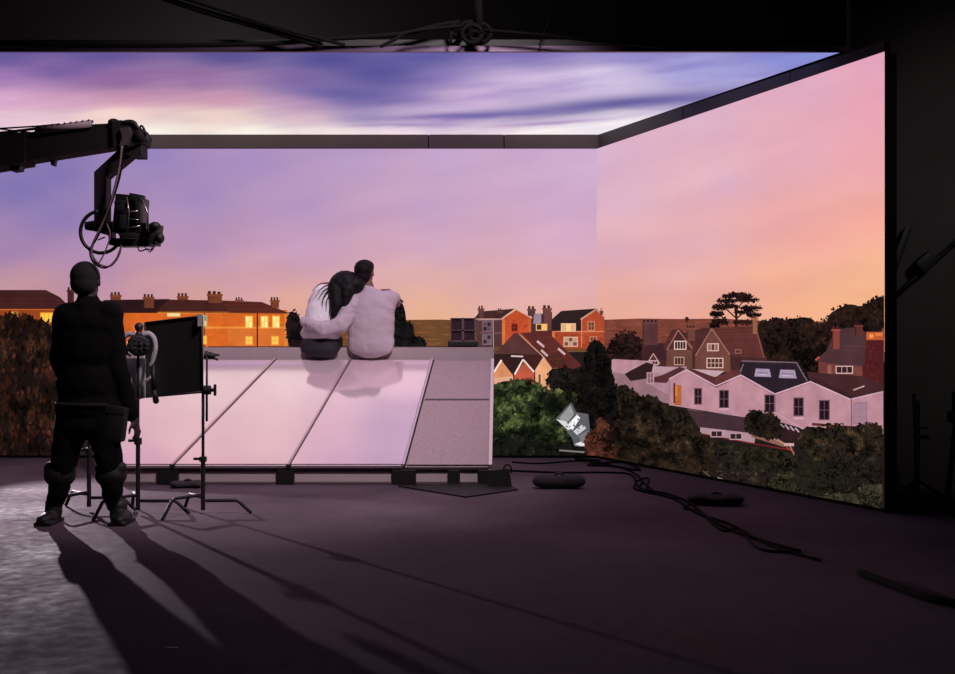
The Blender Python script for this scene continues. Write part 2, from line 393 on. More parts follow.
h.window(536.5, 324.5, 546.5, 330, (236, 180, 110), (250, 196, 110), 2, 1, (70, 40, 40)); h.window(561.5, 324, 575, 331, (236, 190, 150), (250, 206, 150), 3, 1, (226, 170, 120)); h.window(564, 337.5, 577, 346, (230, 180, 150), (120, 80, 76), 3, 2, (190, 150, 130)); h.window(588, 322, 594, 330, (200, 130, 100), (110, 60, 52)); h.window(590, 337, 596, 345, (200, 130, 100), (110, 60, 52))
h.window(483, 322, 491, 331, (130, 100, 108), (50, 34, 40), 2, 2, (90, 70, 80)); h.window(512, 324, 517, 331, (150, 54, 38), (70, 30, 30)); h.window(483, 335, 491, 344, (130, 110, 118), (58, 40, 46), 2, 2, (110, 90, 98))
h.done()
h = House('right', label='right edge of the red-brick villa, continuing onto the angled screen')
W = h.wall; W.poly([(597, 309), (605, 317), (604.5, 348), (597, 348)], (176, 74, 46)); W.rect(597, 331, 605, 332, (214, 130, 90)); bricks(W, 597, 333, 604, 347, (150, 60, 38), 8)
h.sub('roof').line([(596, 308.5), (605.5, 317.5)], 1.5, (206, 150, 132)); h.chimney(600, 308, 604, 315, (90, 54, 50)); h.done()
h = House('back', label='row of small cream and terracotta gabled houses with long dark roofs')
W = h.wall; W.rect(493, 358, 566, 392, (60, 34, 32))
W.poly([(494, 392), (494, 370), (501, 360), (513, 375.5), (513.5, 392)], (222, 144, 100)); W.poly([(514, 392), (514.5, 374), (523, 360), (534, 372), (534, 392)], (190, 88, 64)); W.poly([(535.5, 392), (535, 370), (543.5, 356.5), (554, 371), (552, 392)], (232, 164, 120)); W.poly([(554, 367), (567, 366), (567, 378), (553, 380)], (214, 170, 150)); W.poly([(494, 378), (513, 376), (513, 392), (494, 392)], (224, 168, 140))
r = h.sub('roof'); r.poly([(521, 333), (547, 331), (582, 366), (572, 369), (553, 368), (543, 356)], (92, 42, 40)); r.poly([(494, 354), (521, 354), (526, 360), (514, 375), (501, 360), (494, 368)], (50, 30, 30)); r.poly([(523, 354), (544, 355), (535, 370), (533, 371), (523, 359)], (66, 34, 32)); r.poly([(545, 357), (554, 367), (567, 366), (560, 352)], (78, 38, 36)); streaks(r, [(524, 335), (547, 333), (578, 364), (556, 367)], (106, 52, 46), 9)
r.line([(494, 372), (501.5, 360)], 1.8, (250, 226, 214)); r.line([(514.5, 374.5), (523, 359.5), (534, 372)], 1.6, (248, 226, 216)); r.line([(511, 356), (523, 356.5)], 1.6, (220, 196, 190)); r.line([(519, 334), (544, 357.5)], 1.0, (206, 150, 128)); r.line([(544, 357), (535.5, 371)], .9, (224, 180, 150))
for q in ((537, 341, 544, 347), (541, 350, 547.5, 356), (558, 348.5, 565, 354.5)): h.sub('skylight').line([(q[0], q[1]), (q[2], q[3])], 2.2, (206, 176, 176))
h.window(516, 378.5, 518, 383, (150, 80, 64), (70, 34, 32), 1, 2); h.window(526, 378, 532, 385, (160, 74, 56), (100, 48, 42), 2, 1); h.window(538, 374, 541, 384, (240, 190, 150), (130, 80, 66), 1, 1); h.done()

# --- right wall: distant stone house with twin gables
def tree(sd, par, ells, base, pal, n, size, label, top=None, trunk=None, droop=False, asp=1.6, name='tree_image', j=.12):
    p = Pic(sd)
    if trunk: p.line(trunk[0], trunk[1], trunk[2])
    p.crown(ells, base, j=j); p.leaves(ells, n, size, pal, asp, droop, top); return p.build(name, S_LEAF, par, label)
tree('right', LR, [(627, 350, 16, 18), (615, 356, 8, 12)], (46, 28, 28), [(58, 34, 32), (38, 24, 24), (70, 40, 34)], 260, 1.3, 'round dark tree left of the gabled house')
p = tree('right', LR, [(775, 335, 22, 16), (800, 342, 30, 24), (835, 345, 26, 26), (862, 325, 24, 18), (790, 365, 26, 20), (766, 350, 13, 20), (823, 365, 22, 20), (850, 320, 20, 15), (880, 310, 13, 13), (872, 316, 14, 14)], (38, 26, 24), [(46, 30, 24), (34, 24, 22), (58, 36, 28), (30, 22, 22)], 1100, 1.7, 'dark belt of trees on the skyline, at the right end', [(84, 46, 30), (60, 36, 26), (44, 28, 24)])
# cedar: flat layered plates on a forked trunk
c = Pic('right'); br = (48, 26, 26)
c.line([(737, 329), (737.5, 318), (736, 305)], 2.4, br); c.line([(737, 318), (726, 308)], 1.4, br); c.line([(737, 319), (750, 308)], 1.4, br); c.line([(736, 312), (745, 300)], 1.1, br); c.line([(730, 328), (724, 318)], 1, br)
for (x, y, rx, ry) in [(739, 296, 15, 2.2), (728, 301, 10, 2.2), (748, 300, 12, 2), (722, 307, 9, 2.2), (752, 308, 11, 2), (718, 314, 7, 2.4), (744, 312, 9, 1.6), (755, 315, 7, 1.8), (722, 321, 8, 2.6), (733, 306, 7, 1.6), (716, 325, 6, 3), (747, 322, 12, 2), (738, 294.5, 9, 1.8)]:
    c.crown([(x, y, rx, ry)], br, 18, .3); c.leaves([(x, y, rx, ry*1.5)], 46, .9, [br, (60, 32, 30), (40, 22, 24)], 1.8)
c.build('tree_image', S_LEAF, LR, 'wide cedar with flat layered crown against the sunset')
c = Pic('right'); c.crown([(688, 319, 2.2, 2.4)], (60, 32, 32), 9, .2); c.line([(688, 326), (688, 318)], .6, (60, 32, 32)); c.build('tree_image', S_LEAF, LR, 'tiny lone tree on the hill line')
h = House('right', label='brown stone manor with twin pointed gables and white mullioned windows')
W = h.wall; W.poly([(643, 372), (643, 345), (664, 343), (697, 348), (735, 345), (768, 356), (768, 372)], (72, 40, 40))
W.poly([(667, 372), (668, 349), (679.5, 330), (693.5, 349), (693.5, 372)], (106, 66, 58)); W.poly([(696, 372), (696.5, 356), (713, 329), (731, 355), (732, 372)], (112, 68, 60))
r = h.sub('roof'); r.poly([(664, 349), (673, 330), (680, 328), (694, 346), (697, 356), (713, 328), (705, 328), (686, 333), (694, 350)], (76, 40, 42)); r.poly([(694, 350), (694, 335), (713, 328), (697, 356)], (80, 42, 42)); r.poly([(714, 328), (757, 326), (767, 358), (738, 357), (731, 354)], (92, 48, 46)); r.poly([(664, 349), (672, 331), (680, 329), (668, 349)], (84, 44, 44)); streaks(r, [(716, 329), (757, 327), (765, 356), (733, 354)], (102, 54, 50), 9)
r.line([(668, 350), (679.5, 330), (693.5, 349)], 1.0, (160, 110, 96)); r.line([(696.5, 356), (713, 328.5), (731, 354.5)], 1.0, (164, 112, 96)); r.line([(757, 327), (765, 358)], .8, (140, 84, 74)); r.poly([(644, 360), (648, 344), (664, 343), (668, 360)], (62, 36, 40))
h.wall.poly([(648, 366), (654.5, 353), (661, 364), (661, 368), (648, 368)], (82, 48, 46)); h.sub('roof').line([(648, 364), (654.5, 353.5), (661, 364)], 1, (196, 150, 146))
h.chimney(643, 319, 660, 345, (88, 52, 54), 4); h.chimney(687, 325, 697, 341, (110, 66, 56), 3); h.chimney(752.5, 315, 759.5, 334, (150, 92, 70)); 
h.window(676, 341.5, 687, 349, (236, 196, 186), (60, 36, 36), 4, 1); h.window(709, 344, 719.5, 350.5, (226, 184, 172), (96, 60, 56), 3, 1, (150, 110, 104)); h.window(708.5, 358.5, 724, 367.5, (230, 190, 178), (84, 52, 48), 4, 2); h.window(676, 357.5, 685, 364.5, (190, 146, 134), (70, 42, 42), 3, 1); h.window(650.5, 361, 659, 364.5, (210, 170, 164), (60, 36, 38), 3, 1); h.window(737, 350, 742, 353, (150, 96, 84), (80, 44, 42), 1, 1)
h.done()
h = House('right', label='old brick house with steep slate roof beside a dark red tower, at the right end')
W = h.wall; W.poly([(820, 362), (864, 362), (864, 384), (820, 380)], (118, 64, 58)); W.poly([(864, 336), (868, 333), (885, 332), (885, 392), (864, 392)], (80, 30, 32)); W.rect(868, 332, 885, 340, (196, 92, 50)); W.rect(871, 334, 875, 338, (240, 150, 80)); W.rect(877, 333, 884, 336, (230, 130, 70)); bricks(W, 865, 342, 882, 388, (94, 38, 38), 50)
W.rect(820, 363, 829, 378, (112, 58, 52)); W.rect(829, 365, 833, 376, (150, 92, 84))
r = h.sub('roof'); r.poly([(816, 361), (828, 351), (834, 336), (840, 329), (862, 327), (868, 334), (866, 366), (842, 365)], (78, 50, 54)); r.poly([(808, 372), (864, 376), (885, 384), (885, 393), (853, 400), (812, 382)], (70, 40, 42)); streaks(r, [(838, 331), (863, 329), (865, 364), (826, 360)], (88, 56, 60), 8); r.line([(855, 390), (866, 386)], 1.2, (206, 166, 166)); r.line([(817, 360), (821, 357)], 1.8, (180, 80, 66))
h.chimney(833, 326, 842, 349, (140, 66, 60)); h.chimney(856, 322, 865, 336, (96, 50, 48), 3); h.window(838, 366.5, 854, 373, (222, 180, 176), (56, 34, 38), 3, 1); h.done()
# --- pale zigzag terrace
h = House('right', label='pale pink rendered terrace with zigzag gables and dark sash windows')
W = h.wall; WC = (188, 138, 150)
W.poly([(613, 374), (614, 359), (652, 361), (664, 372), (664, 380), (632, 384)], (178, 138, 150)); W.poly([(614, 372), (650, 378), (672, 392), (672, 404), (614, 392)], (150, 112, 122)); W.poly([(648, 372), (688, 366), (688, 392), (672, 396), (650, 384)], (172, 130, 146))
W.poly([(670.5, 405), (670.5, 379), (688, 369.5), (717.5, 386), (742.5, 375), (776.5, 394), (812, 381.5), (852.5, 399.5), (885, 392), (885, 434), (852, 432), (810, 430), (778, 421), (757, 419)], WC)
r = h.sub('roof'); r.poly([(648, 379), (664, 375), (681, 367), (688, 369), (671, 379), (668, 383), (650, 382)], (84, 46, 50)); r.poly([(694, 369), (726, 371), (716, 378), (702, 377)], (196, 160, 168)); r.poly([(650, 366), (680, 367), (664, 374), (652, 372)], (186, 148, 156)); r.poly([(688, 369), (694, 369), (716, 377), (742, 369), (744, 374), (718, 388)], (90, 46, 48)); r.poly([(716, 377), (735, 370), (743, 375), (718, 387)], (98, 50, 50))
r.poly([(613, 360), (640, 360), (644, 363), (628, 372), (613, 371)], (186, 138, 150)); r.poly([(626, 374), (646, 362), (655, 364), (652, 378), (632, 381)], (50, 30, 32)); r.line([(626, 373), (647, 362)], 1.2, (190, 150, 156)); r.poly([(741, 362), (798, 363), (809, 381), (777, 393), (743, 374)], (44, 32, 42)); r.line([(743, 361), (798, 362.5), (809, 381)], 1.3, (120, 96, 108)); r.line([(745, 364), (742, 372)], 1, (130, 110, 120)); r.poly([(812, 381.5), (853, 399.5), (858, 397), (818, 378)], (60, 34, 38))
r.line([(670.5, 379), (688, 369.5), (717.5, 386), (742.5, 375), (776.5, 394), (812, 381.5), (852.5, 399.5)], 1.1, (216, 176, 192)); r.line([(717.5, 387.5), (742.5, 376.5), (776.5, 395.5), (812, 383)], .5, (150, 104, 122)); r.line([(853, 399), (885, 391.5)], 1.1, (210, 170, 186))
for q in ((756.5, 368.5, 772, 377), (781, 369.5, 797.5, 378.5)):
    p = h.sub('skylight'); p.poly([(q[0]+1, q[1]), (q[2]-1, q[1]+.5), (q[2]+1, q[3]), (q[0]-.5, q[3]-.6)], (168, 146, 172)); p.line([(q[0]+2, q[1]+4), (q[2]-2, q[1]+4.6)], .7, (110, 92, 116)); p.line([(q[0]+3, q[1]+6), (q[2]-3, q[1]+6.4)], .7, (205, 184, 206))
DK = (34, 22, 28)
for q in ((696.3, 388.5, 703, 404), (721.3, 390.5, 730, 407.5), (766.8, 395, 776, 412), (795.8, 398, 805, 415.5), (821.3, 400.5, 831, 419.5)): h.window(*q, (120, 86, 100), DK, 2, 2)
for q in ((795, 417.5, 806, 419), (721, 408.3, 730.5, 409.3)): h.sub('window_sill').rect(*q, (214, 176, 192))
h.window(856, 403, 868.5, 423.5, (150, 112, 128), (166, 128, 146), 2, 3); h.window(649, 373, 655, 383, (190, 150, 160), (130, 96, 106), 2, 2)
p = h.sub('door', 'ochre wooden door panel'); p.rect(676, 385, 683, 405, (178, 100, 56)); p.rect(675, 383, 677, 403, (104, 50, 34)); p.rect(677, 386, 679, 396, (220, 130, 66))
W.line([(853.5, 399), (853.5, 427)], 1, (110, 72, 86)); W.line([(777, 394), (777, 412)], .8, (140, 100, 116)); W.line([(671, 380), (672, 404)], .8, (150, 108, 124)); W.line([(689, 409), (746, 419)], .8, (120, 84, 98)); W.rect(719.5, 412, 733, 416.5, (166, 134, 150)); W.line([(814, 424), (885, 430)], 2.6, (86, 40, 38))
h.done()
h = House('right', label='low white outbuilding with a dark flat roof in front of the zigzag terrace')
W = h.wall; W.poly([(702, 426), (758, 434), (756, 444), (702, 433)], (176, 140, 150)); 
r = h.sub('roof'); r.poly([(689, 410), (720, 413), (760, 420), (762, 434), (700, 427)], (66, 46, 52)); r.poly([(745, 420), (808, 430), (810, 444), (762, 436)], (48, 28, 32)); r.poly([(753, 428), (762, 428), (789, 444), (786, 447), (770, 442), (753, 437)], (140, 96, 86)); r.line([(758, 428), (788, 445)], 1.6, (178, 134, 122)); r.line([(702, 433.5), (758, 444), (790, 449.5)], 1.2, (120, 34, 34)); r.line([(776, 412), (805, 429)], 1, (196, 160, 172))
for i in range(4): r.line([(782+i*5, 423+i*1.6), (786+i*5, 428+i*1.3)], 1.6, (186, 152, 166))
h.window(713, 431, 724, 436.5, (190, 156, 164), (50, 32, 38), 2, 1); h.window(732, 433.5, 743.5, 439, (190, 156, 164), (50, 32, 38), 2, 1)
p = h.sub('garden_table'); p.rect(786, 443, 796, 446, (200, 158, 160)); p.line([(792, 446), (798, 458)], 1.6, (150, 110, 110)); p.line([(788, 447), (796, 452)], 1.2, (190, 60, 60)); h.done()
# --- gardens on the right wall
GR = [(52, 46, 32), (38, 34, 28), (66, 54, 36), (30, 26, 24)]
tree('right', LR, [(764, 424, 17, 12), (772, 430, 14, 9), (757, 418, 9, 8)], (40, 30, 28), [(52, 44, 32), (38, 30, 26), (64, 52, 36)], 240, 1.5, 'small rounded tree in front of the terrace')
tree('right', LR, [(838, 445, 30, 20), (870, 440, 22, 16), (815, 440, 13, 14), (870, 462, 24, 20)], (40, 32, 28), GR+[(86, 62, 38)], 520, 1.8, 'wide shrubs below the zigzag terrace, at the right', [(96, 70, 42), (70, 54, 36)], name='shrub_image')
tree('right', LR, [(735, 456, 36, 11), (768, 461, 34, 11), (712, 451, 16, 11), (750, 472, 50, 12)], (42, 36, 28), GR+[(44, 48, 30)], 520, 1.7, 'low dark green hedge below the outbuilding', [(60, 56, 38), (50, 44, 34)], name='hedge_image')
tree('right', LR, [(690, 462, 40, 22), (740, 482, 44, 14), (800, 495, 60, 14), (860, 488, 40, 22), (885, 480, 20, 26)], (36, 28, 26), GR+[(78, 64, 52)], 620, 1.9, 'tangled undergrowth along the foot of the right-hand screen', name='shrub_image')
p = Pic('right'); p.line([(705, 470), (712, 478), (728, 485), (745, 489)], 1.6, (112, 86, 70)); p.line([(720, 478), (726, 480)], 1.6, (190, 160, 150)); p.line([(760, 490), (777, 502)], 1, (84, 62, 52)); p.build('path_image', S_LEAF, LR, 'pale garden path edge curving through the shrubs')
tree('right', LR, [(792, 488, 26, 14)], (52, 48, 34), [(60, 56, 38), (48, 44, 32), (70, 60, 42)], 260, 1.3, 'olive clipped dome bush, left of the darker one', name='shrub_image', top=[(84, 78, 52), (70, 66, 46)], j=.04)
tree('right', LR, [(824, 478, 28, 17)], (34, 32, 24), [(40, 38, 28), (30, 27, 22), (48, 42, 30)], 260, 1.3, 'dark clipped dome bush below the shrubs', name='shrub_image', top=[(58, 54, 38), (48, 44, 34)], j=.04)
tree('right', LR, [(850, 503, 34, 10), (876, 498, 16, 14)], (58, 54, 40), [(78, 72, 54), (60, 56, 42), (92, 82, 62)], 240, 1.4, 'pale grassy clump in the bottom right corner of the screen', name='shrub_image')
tree('right', LR, [(645, 430, 34, 30), (640, 455, 44, 26), (680, 455, 34, 22), (622, 402, 20, 16), (650, 408, 16, 12), (672, 428, 22, 18), (700, 452, 16, 18), (612, 440, 18, 30)], (42, 34, 28), [(52, 42, 30), (38, 30, 26), (66, 52, 34), (72, 44, 34)], 1700, 1.9, 'large dark leafy shrub mass left of the zigzag terrace', [(86, 70, 44), (70, 50, 36), (56, 46, 32), (96, 76, 60)])
# --- gardens on the back wall
tree('back', LB, [(294, 329, 8, 18), (299, 340, 10, 12)], (34, 24, 28), [(44, 30, 30), (28, 20, 24)], 120, 1.3, 'dark tree behind the seated pair, left of them')
tree('back', LB, [(400, 322, 6, 22), (404, 336, 10, 16), (412, 344, 14, 8)], (28, 26, 26), [(36, 32, 28), (22, 20, 22)], 220, 1.3, 'dark pointed conifer showing right of the seated man')
tree('back', LB, [(20, 380, 44, 62), (-30, 370, 40, 64), (-75, 380, 40, 60), (25, 430, 36, 34), (44, 350, 16, 28), (10, 330, 20, 16), (-120, 390, 40, 60)], (26, 18, 18), [(44, 26, 20), (28, 20, 20), (84, 40, 24), (34, 26, 22), (66, 34, 24)], 2000, 2.3, 'dark russet-leaved tree at the left end, beside the crew member', [(60, 44, 30), (96, 46, 26), (40, 28, 24)], droop=True, asp=2.0)
tree('back', LB, [(562, 380, 16, 13), (578, 388, 16, 16)], (34, 28, 28), [(42, 34, 30), (30, 26, 26)], 260, 1.4, 'small dark bush below the gabled cottages')
tree('back', LB, [(520, 402, 32, 20), (500, 430, 22, 28), (540, 435, 34, 24), (560, 410, 22, 18), (575, 440, 26, 18), (515, 388, 20, 8)], (34, 40, 26), [(52, 62, 34), (38, 48, 28), (30, 34, 24), (66, 76, 42)], 1700, 2.0, 'bright green leafy bush right beside the rooftop set piece', [(88, 96, 52), (72, 84, 46), (104, 106, 64)])
tree('back', LB, [(520, 448, 30, 12), (560, 452, 40, 10), (600, 450, 30, 14)], (24, 24, 20), [(30, 32, 24), (24, 24, 22), (44, 44, 32)], 320, 1.8, 'shaded undergrowth at the foot of the back screen', name='shrub_image')
ce = [(594, 362, 9, 20), (592, 385, 15, 24), (594, 405, 18, 26), (596, 350, 5, 10)]
tree('back', LB, ce, (24, 20, 20), [(30, 26, 24), (20, 17, 18), (38, 30, 26)], 700, 1.6, 'tall dark conifer at the inner corner of the screens')
tree('right', LR, [(602, 365, 9, 20), (604, 390, 14, 24), (606, 410, 14, 22), (600, 350, 6, 10)], (24, 20, 20), [(30, 26, 24), (20, 17, 18), (38, 30, 26)], 500, 1.6, 'right half of the tall dark conifer at the inner corner')
p = Pic('back')
p.poly([(556, 418), (571, 402), (576, 412), (588, 414), (590, 432), (591, 447), (574, 446), (572, 438)], (92, 92, 96))
p.poly([(559, 418), (570, 405), (574, 414), (566, 424)], (150, 148, 150)); p.poly([(556, 419), (565, 421), (572, 428), (568, 430)], (214, 212, 214)); p.poly([(568, 424), (577, 414), (580, 418), (572, 430)], (240, 238, 240)); p.poly([(573, 431), (582, 424), (586, 428), (577, 435)], (206, 204, 208)); p.poly([(574, 444), (581, 446), (589, 438), (590, 447)], (232, 230, 234)); p.poly([(578, 436), (588, 430), (588, 438), (582, 443)], (120, 120, 126)); p.line([(559, 450), (585, 452)], 1.6, (130, 120, 122)); p.leaves([(575, 427, 8, 13)], 14, 1.0, [(160, 160, 164), (110, 110, 114), (200, 198, 204)])
p.build('tarpaulin_image', S_PIC, LB, 'crumpled silver sheeting lying in the bushes')
tree('back', LB, [(592, 445, 8, 14)], (84, 44, 34), [(112, 60, 42), (90, 48, 36)], 90, 1.6, 'left half of a small rust-coloured conifer')
tree('right', LR, [(604, 440, 9, 20), (610, 450, 9, 10)], (84, 46, 34), [(118, 66, 46), (92, 50, 38), (70, 40, 32)], 200, 1.6, 'small rust-coloured conifer at the inner corner')

# --- overhead sky
csky = field([
    (-300, 60, (80, 72, 140)), (0, 55, (98, 84, 152)), (100, 53, (92, 80, 148)), (230, 55, (84, 78, 142)), (330, 58, (78, 76, 146)), (430, 55, (92, 90, 160)), (520, 55, (122, 108, 176)), (640, 56, (136, 126, 192)), (800, 54, (134, 140, 212)),
    (0, 78, (166, 124, 182)), (60, 70, (120, 94, 160)), (120, 80, (146, 104, 158)), (200, 78, (148, 108, 160)), (300, 78, (122, 98, 160)), (380, 72, (86, 82, 150)), (430, 78, (140, 122, 186)), (520, 78, (204, 180, 220)), (600, 76, (210, 194, 226)), (700, 68, (160, 156, 214)),
    (0, 100, (214, 166, 204)), (60, 100, (208, 156, 190)), (130, 98, (202, 146, 176)), (220, 98, (206, 150, 176)), (300, 100, (186, 144, 184)), (350, 98, (112, 104, 168)), (400, 96, (170, 146, 200)), (460, 96, (214, 184, 220)), (540, 94, (196, 176, 214)),
    (20, 118, (240, 206, 216)), (120, 116, (246, 216, 206)), (220, 118, (252, 226, 206)), (300, 116, (222, 186, 200)), (360, 116, (146, 130, 184)), (430, 118, (196, 168, 208)),
    (-300, 130, (252, 232, 214)), (150, 131, (255, 250, 234)), (250, 131, (255, 250, 236)), (330, 130, (250, 232, 228)), (400, 131, (248, 226, 236)), (480, 131, (252, 234, 236)), (560, 132, (250, 240, 240)), (600, 131, (240, 230, 240))], 3.2, .6, 2.4)
def cc(x, y):
    c = csky(x, y)
    n = NZ.fractal(Vector((x*.008+y*.006, y*.07+x*.006, 2.2)), .75, 2.1, 5)
    n *= .5 if x < 380 else .8; c = [c[0]*(1+.30*n), c[1]*(1+.34*n), c[2]*(1+.16*n)]
    # the long violet-blue streak right of the middle
    def band(cx, cy, lx, ly, sl): return math.exp(-((x-cx)/lx)**2-((y-cy-(x-cx)*sl+2*n)/ly)**2)
    for b, col in ((band(625, 102, 140, 7.5, -.085), (80, 76, 150)), (band(385, 78, 52, 24, .0)*.75, (84, 80, 150)), (band(470, 114, 100, 3.2, -.05), (112, 98, 168)), (band(400, 124, 60, 2.0, -.02), (160, 138, 188)), (band(550, 121, 60, 2, -.06), (168, 136, 190)), (band(345, 92, 70, 8, .05), (104, 96, 162))):
        k = min(1, b*.9); L = lin(col); c = [c[i]*(1-k)+L[i]*k for i in range(3)]
    return [max(0, min(1, v)) for v in c]
def onceil(x, y):
    Y = (CEIL-CH)*F/(HY-y); return Vector(((x-CX)*Y/F, Y, CEIL-.012))
ye0, ye1 = 51.0, 134.0
def cplace(u, t):
    y = ye0+(ye1-ye0)*t; xr = 840-243*t; xl = -330+110*t; return xl+(xr-xl)*u, y
grid('sky_image', rng(0, 1, 150), rng(0, 1, 60), lambda u, t: onceil(*cplace(u, t)), lambda u, t: cc(*cplace(u, t)), S_OVER, LC, 'streaked cloud picture shown overhead')
def Zc(x, y, Z): Y = (CEIL-CH)*F/(HY-y); return Vector(((x-CX)*Y/F, Y, Z))
c0, c1, c2, c3 = Zc(-330, 51, CEIL-.01), Zc(840, 51, CEIL-.01), Zc(597, 134, CEIL-.01), Zc(-220, 134, CEIL-.01)
MB().prism([c0, c1, c2, c3], (0, 0, .1)).build('cabinet', CAB, LC)
MB().box(((c0.x+c1.x+.03)/2, c0.y-.02, CEIL+.008), (c1.x-c0.x+.06, .03, .045)).build('front_trim', mat('trim_metal', (78, 62, 80), .4, .6), LC)

# header beams closing the gap between ceiling and walls
BEAM = mat('beam_face', (88, 74, 78), .55, noise=.15, scale=4)
hb = empty('header_beam', (-2, 11, TOPW), 'long grey header beam with seams above the back LED wall', 'beam')
xs = [XL, (0-CX)*.011, (428.5-CX)*.011, (504-CX)*.011, CXW+.02]
for a, b in zip(xs, xs[1:]):
    MB().box(((a+b)/2, 11.0, (TOPW+CEIL)/2-.002), (b-a-.012, .06, CEIL-TOPW-.016)).build('beam_segment', BEAM, hb)
MB().box(((XL+CXW)/2, 11.05, (TOPW+CEIL)/2-.002), (CXW-XL, .03, CEIL-TOPW-.016)).build('backing_strip', mat('black_metal', (16, 15, 16), .5), hb)
sb = empty('header_beam', (2.2, 9.2, TOPW), 'slanting dark header beam above the right-hand LED wall', 'beam')
e2 = Vector((CXW, CYW, 0)); e3 = Vector((EXW, EYW, 0)); d = (e3-e2).normalized()
for a, b in ((.03, 1.55), (1.56, 3.0), (3.01, 3.99)):
    p, q = e2+d*a, e2+d*b
    MB().prism([(p.x, p.y, TOPW+.006), (q.x, q.y, TOPW+.006), (q.x, q.y, CEIL-.014-.017*b), (p.x, p.y, CEIL-.014-.017*a)], -NR*.06).build('beam_segment', mat('side_beam', (58, 50, 52), .6), sb)
print('PIC DEPTH', Depth.z)

# ---------------------------------------------------------------- rooftop set piece
RY0, RY1, RZ0, RZ1 = 8.85, 10.2, CH-.12*8.85, CH-.014*10.2
def top_pt(x): return Vector(((x-CX)*RY1/F, RY1, RZ1))
def bot_pt(x): return Vector(((x-CX)*RY0/F, RY0, RZ0))
RS = empty('rooftop_set_piece', ((310-CX)*.0092, 9.5, 0), 'sloping rooftop set piece of glossy white panels and a flat grey ridge', 'rooftop set')
nrm = (top_pt(400)-bot_pt(400)).cross(Vector((1, 0, 0))).normalized(); nrm = nrm if nrm.z > 0 else -nrm
PAN = mat('glossy_white_panel', (250, 226, 233), .08, .5, noise=.05, scale=2.5, spec=.6)
TRIM = mat('aluminium_trim', (226, 208, 212), .35, .5); DKM = mat('black_metal', (16, 15, 16), .5)
FELT = mat('roofing_felt', (168, 146, 152), .8, noise=.3, scale=55, bump=.6)
GREY = mat('grey_painted_board', (172, 156, 160), .7, noise=.12, scale=6)
seam = [(112, 112), (275, 172), (350, 288), (432, 403)]
TB = lambda a, t, o=0: None
def lerp(a, b, t): return a+(b-a)*t
def slopept(sx, t, o=0.0): return lerp(bot_pt(sx[1]), top_pt(sx[0]), t)+nrm*o
def slab(name, a, b, o0, o1, m, t0=0.0, t1=1.0, ins=0.0, label=None, sub=None):
    i = Vector((ins, 0, 0))
    q = [slopept(a, t0)+i, slopept(b, t0)-i, slopept(b, t1)-i, slopept(a, t1)+i]
    o = MB().prism([p+nrm*o0 for p in q], nrm*(o1-o0)).build(name, m, sub or RS); return tag(o, label)
for k in range(3):
    pn = slab('roof_panel', seam[k], seam[k+1], 0, .02, PAN, .012, .995, .012)
    # bright lip on the lower edge and the raised seam on the right edge
    a, b = seam[k], seam[k+1]
    q = [slopept(a, 0)+Vector((.012, 0, 0)), slopept(b, 0)-Vector((.012, 0, 0))]
    MB().prism([q[0]+nrm*-.004, q[1]+nrm*-.004, q[1]+nrm*.024, q[0]+nrm*.024], (0, -.012, -.006)).build('edge_lip', TRIM, pn)
fl = slab('felt_strip', seam[3], (494, 492), 0, .012, FELT, .012, .995, .03, 'grey mineral felt strip at the right end')
slab('felt_joint', (434, 404), (492, 490), .012, .0145, mat('felt_joint', (84, 74, 78), .8), .585, .6, .02, sub=fl)
for k, s in enumerate(seam[1:]):
    q0, q1 = slopept(s, 0, .0), slopept(s, 1, 0)
    MB().prism([q0+Vector((-.006, 0, 0)), q0+Vector((.014, 0, 0)), q1+Vector((.012, 0, 0)), q1+Vector((-.004, 0, 0))], nrm*.034).build('seam_rail', TRIM if k == 2 else mat('seam_bronze', (205, 178, 180), .35, .5), RS)
    MB().prism([q0+Vector((.014, 0, 0)), q0+Vector((.022, 0, 0)), q1+Vector((.020, 0, 0)), q1+Vector((.012, 0, 0))], nrm*.022).build('seam_gap', DKM, RS)
q0, q1 = slopept((494, 492), 0), slopept((494, 492), 1)
MB().prism([q0+Vector((-.03, 0, 0))-nrm*.02, q0-nrm*.02, q1+Vector((.0, 0, 0))-nrm*.02, q1+Vector((-.03, 0, 0))-nrm*.02], nrm*.05).build('side_trim', mat('pale_trim', (222, 205, 208), .4), RS)
q = [q0, Vector((q0.x, RY0, .0)), Vector((q0.x, RY1+.15, 0)), Vector((q1.x, RY1+.15, RZ1)), q1]
MB().prism([p+Vector((-.03, 0, -.02 if p.z > .1 else .0)) for p in q], (.02, 0, 0)).build('side_board', GREY, RS)
# ridge cap
xa, xb = top_pt(112).x, top_pt(494).x
MB().box(((xa+xb)/2, RY1+.09, (RZ1+CH)/2-.002), (xb-xa, .16, CH-RZ1-.004), bev=.003).build('ridge_cap', GREY, RS)
MB().box(((top_pt(204).x+top_pt(490).x)/2, RY1+.16, CH+.003), (top_pt(490).x-top_pt(204).x, .02, .008)).build('ridge_flashing', mat('flashing', (60, 46, 50), .5), RS)
MB().prism([slopept(seam[0], 0, -.03), slopept((494, 492), 0, -.03), slopept((494, 492), 1, -.03), slopept(seam[0], 1, -.03)], nrm*.02).build('deck', GREY, RS)
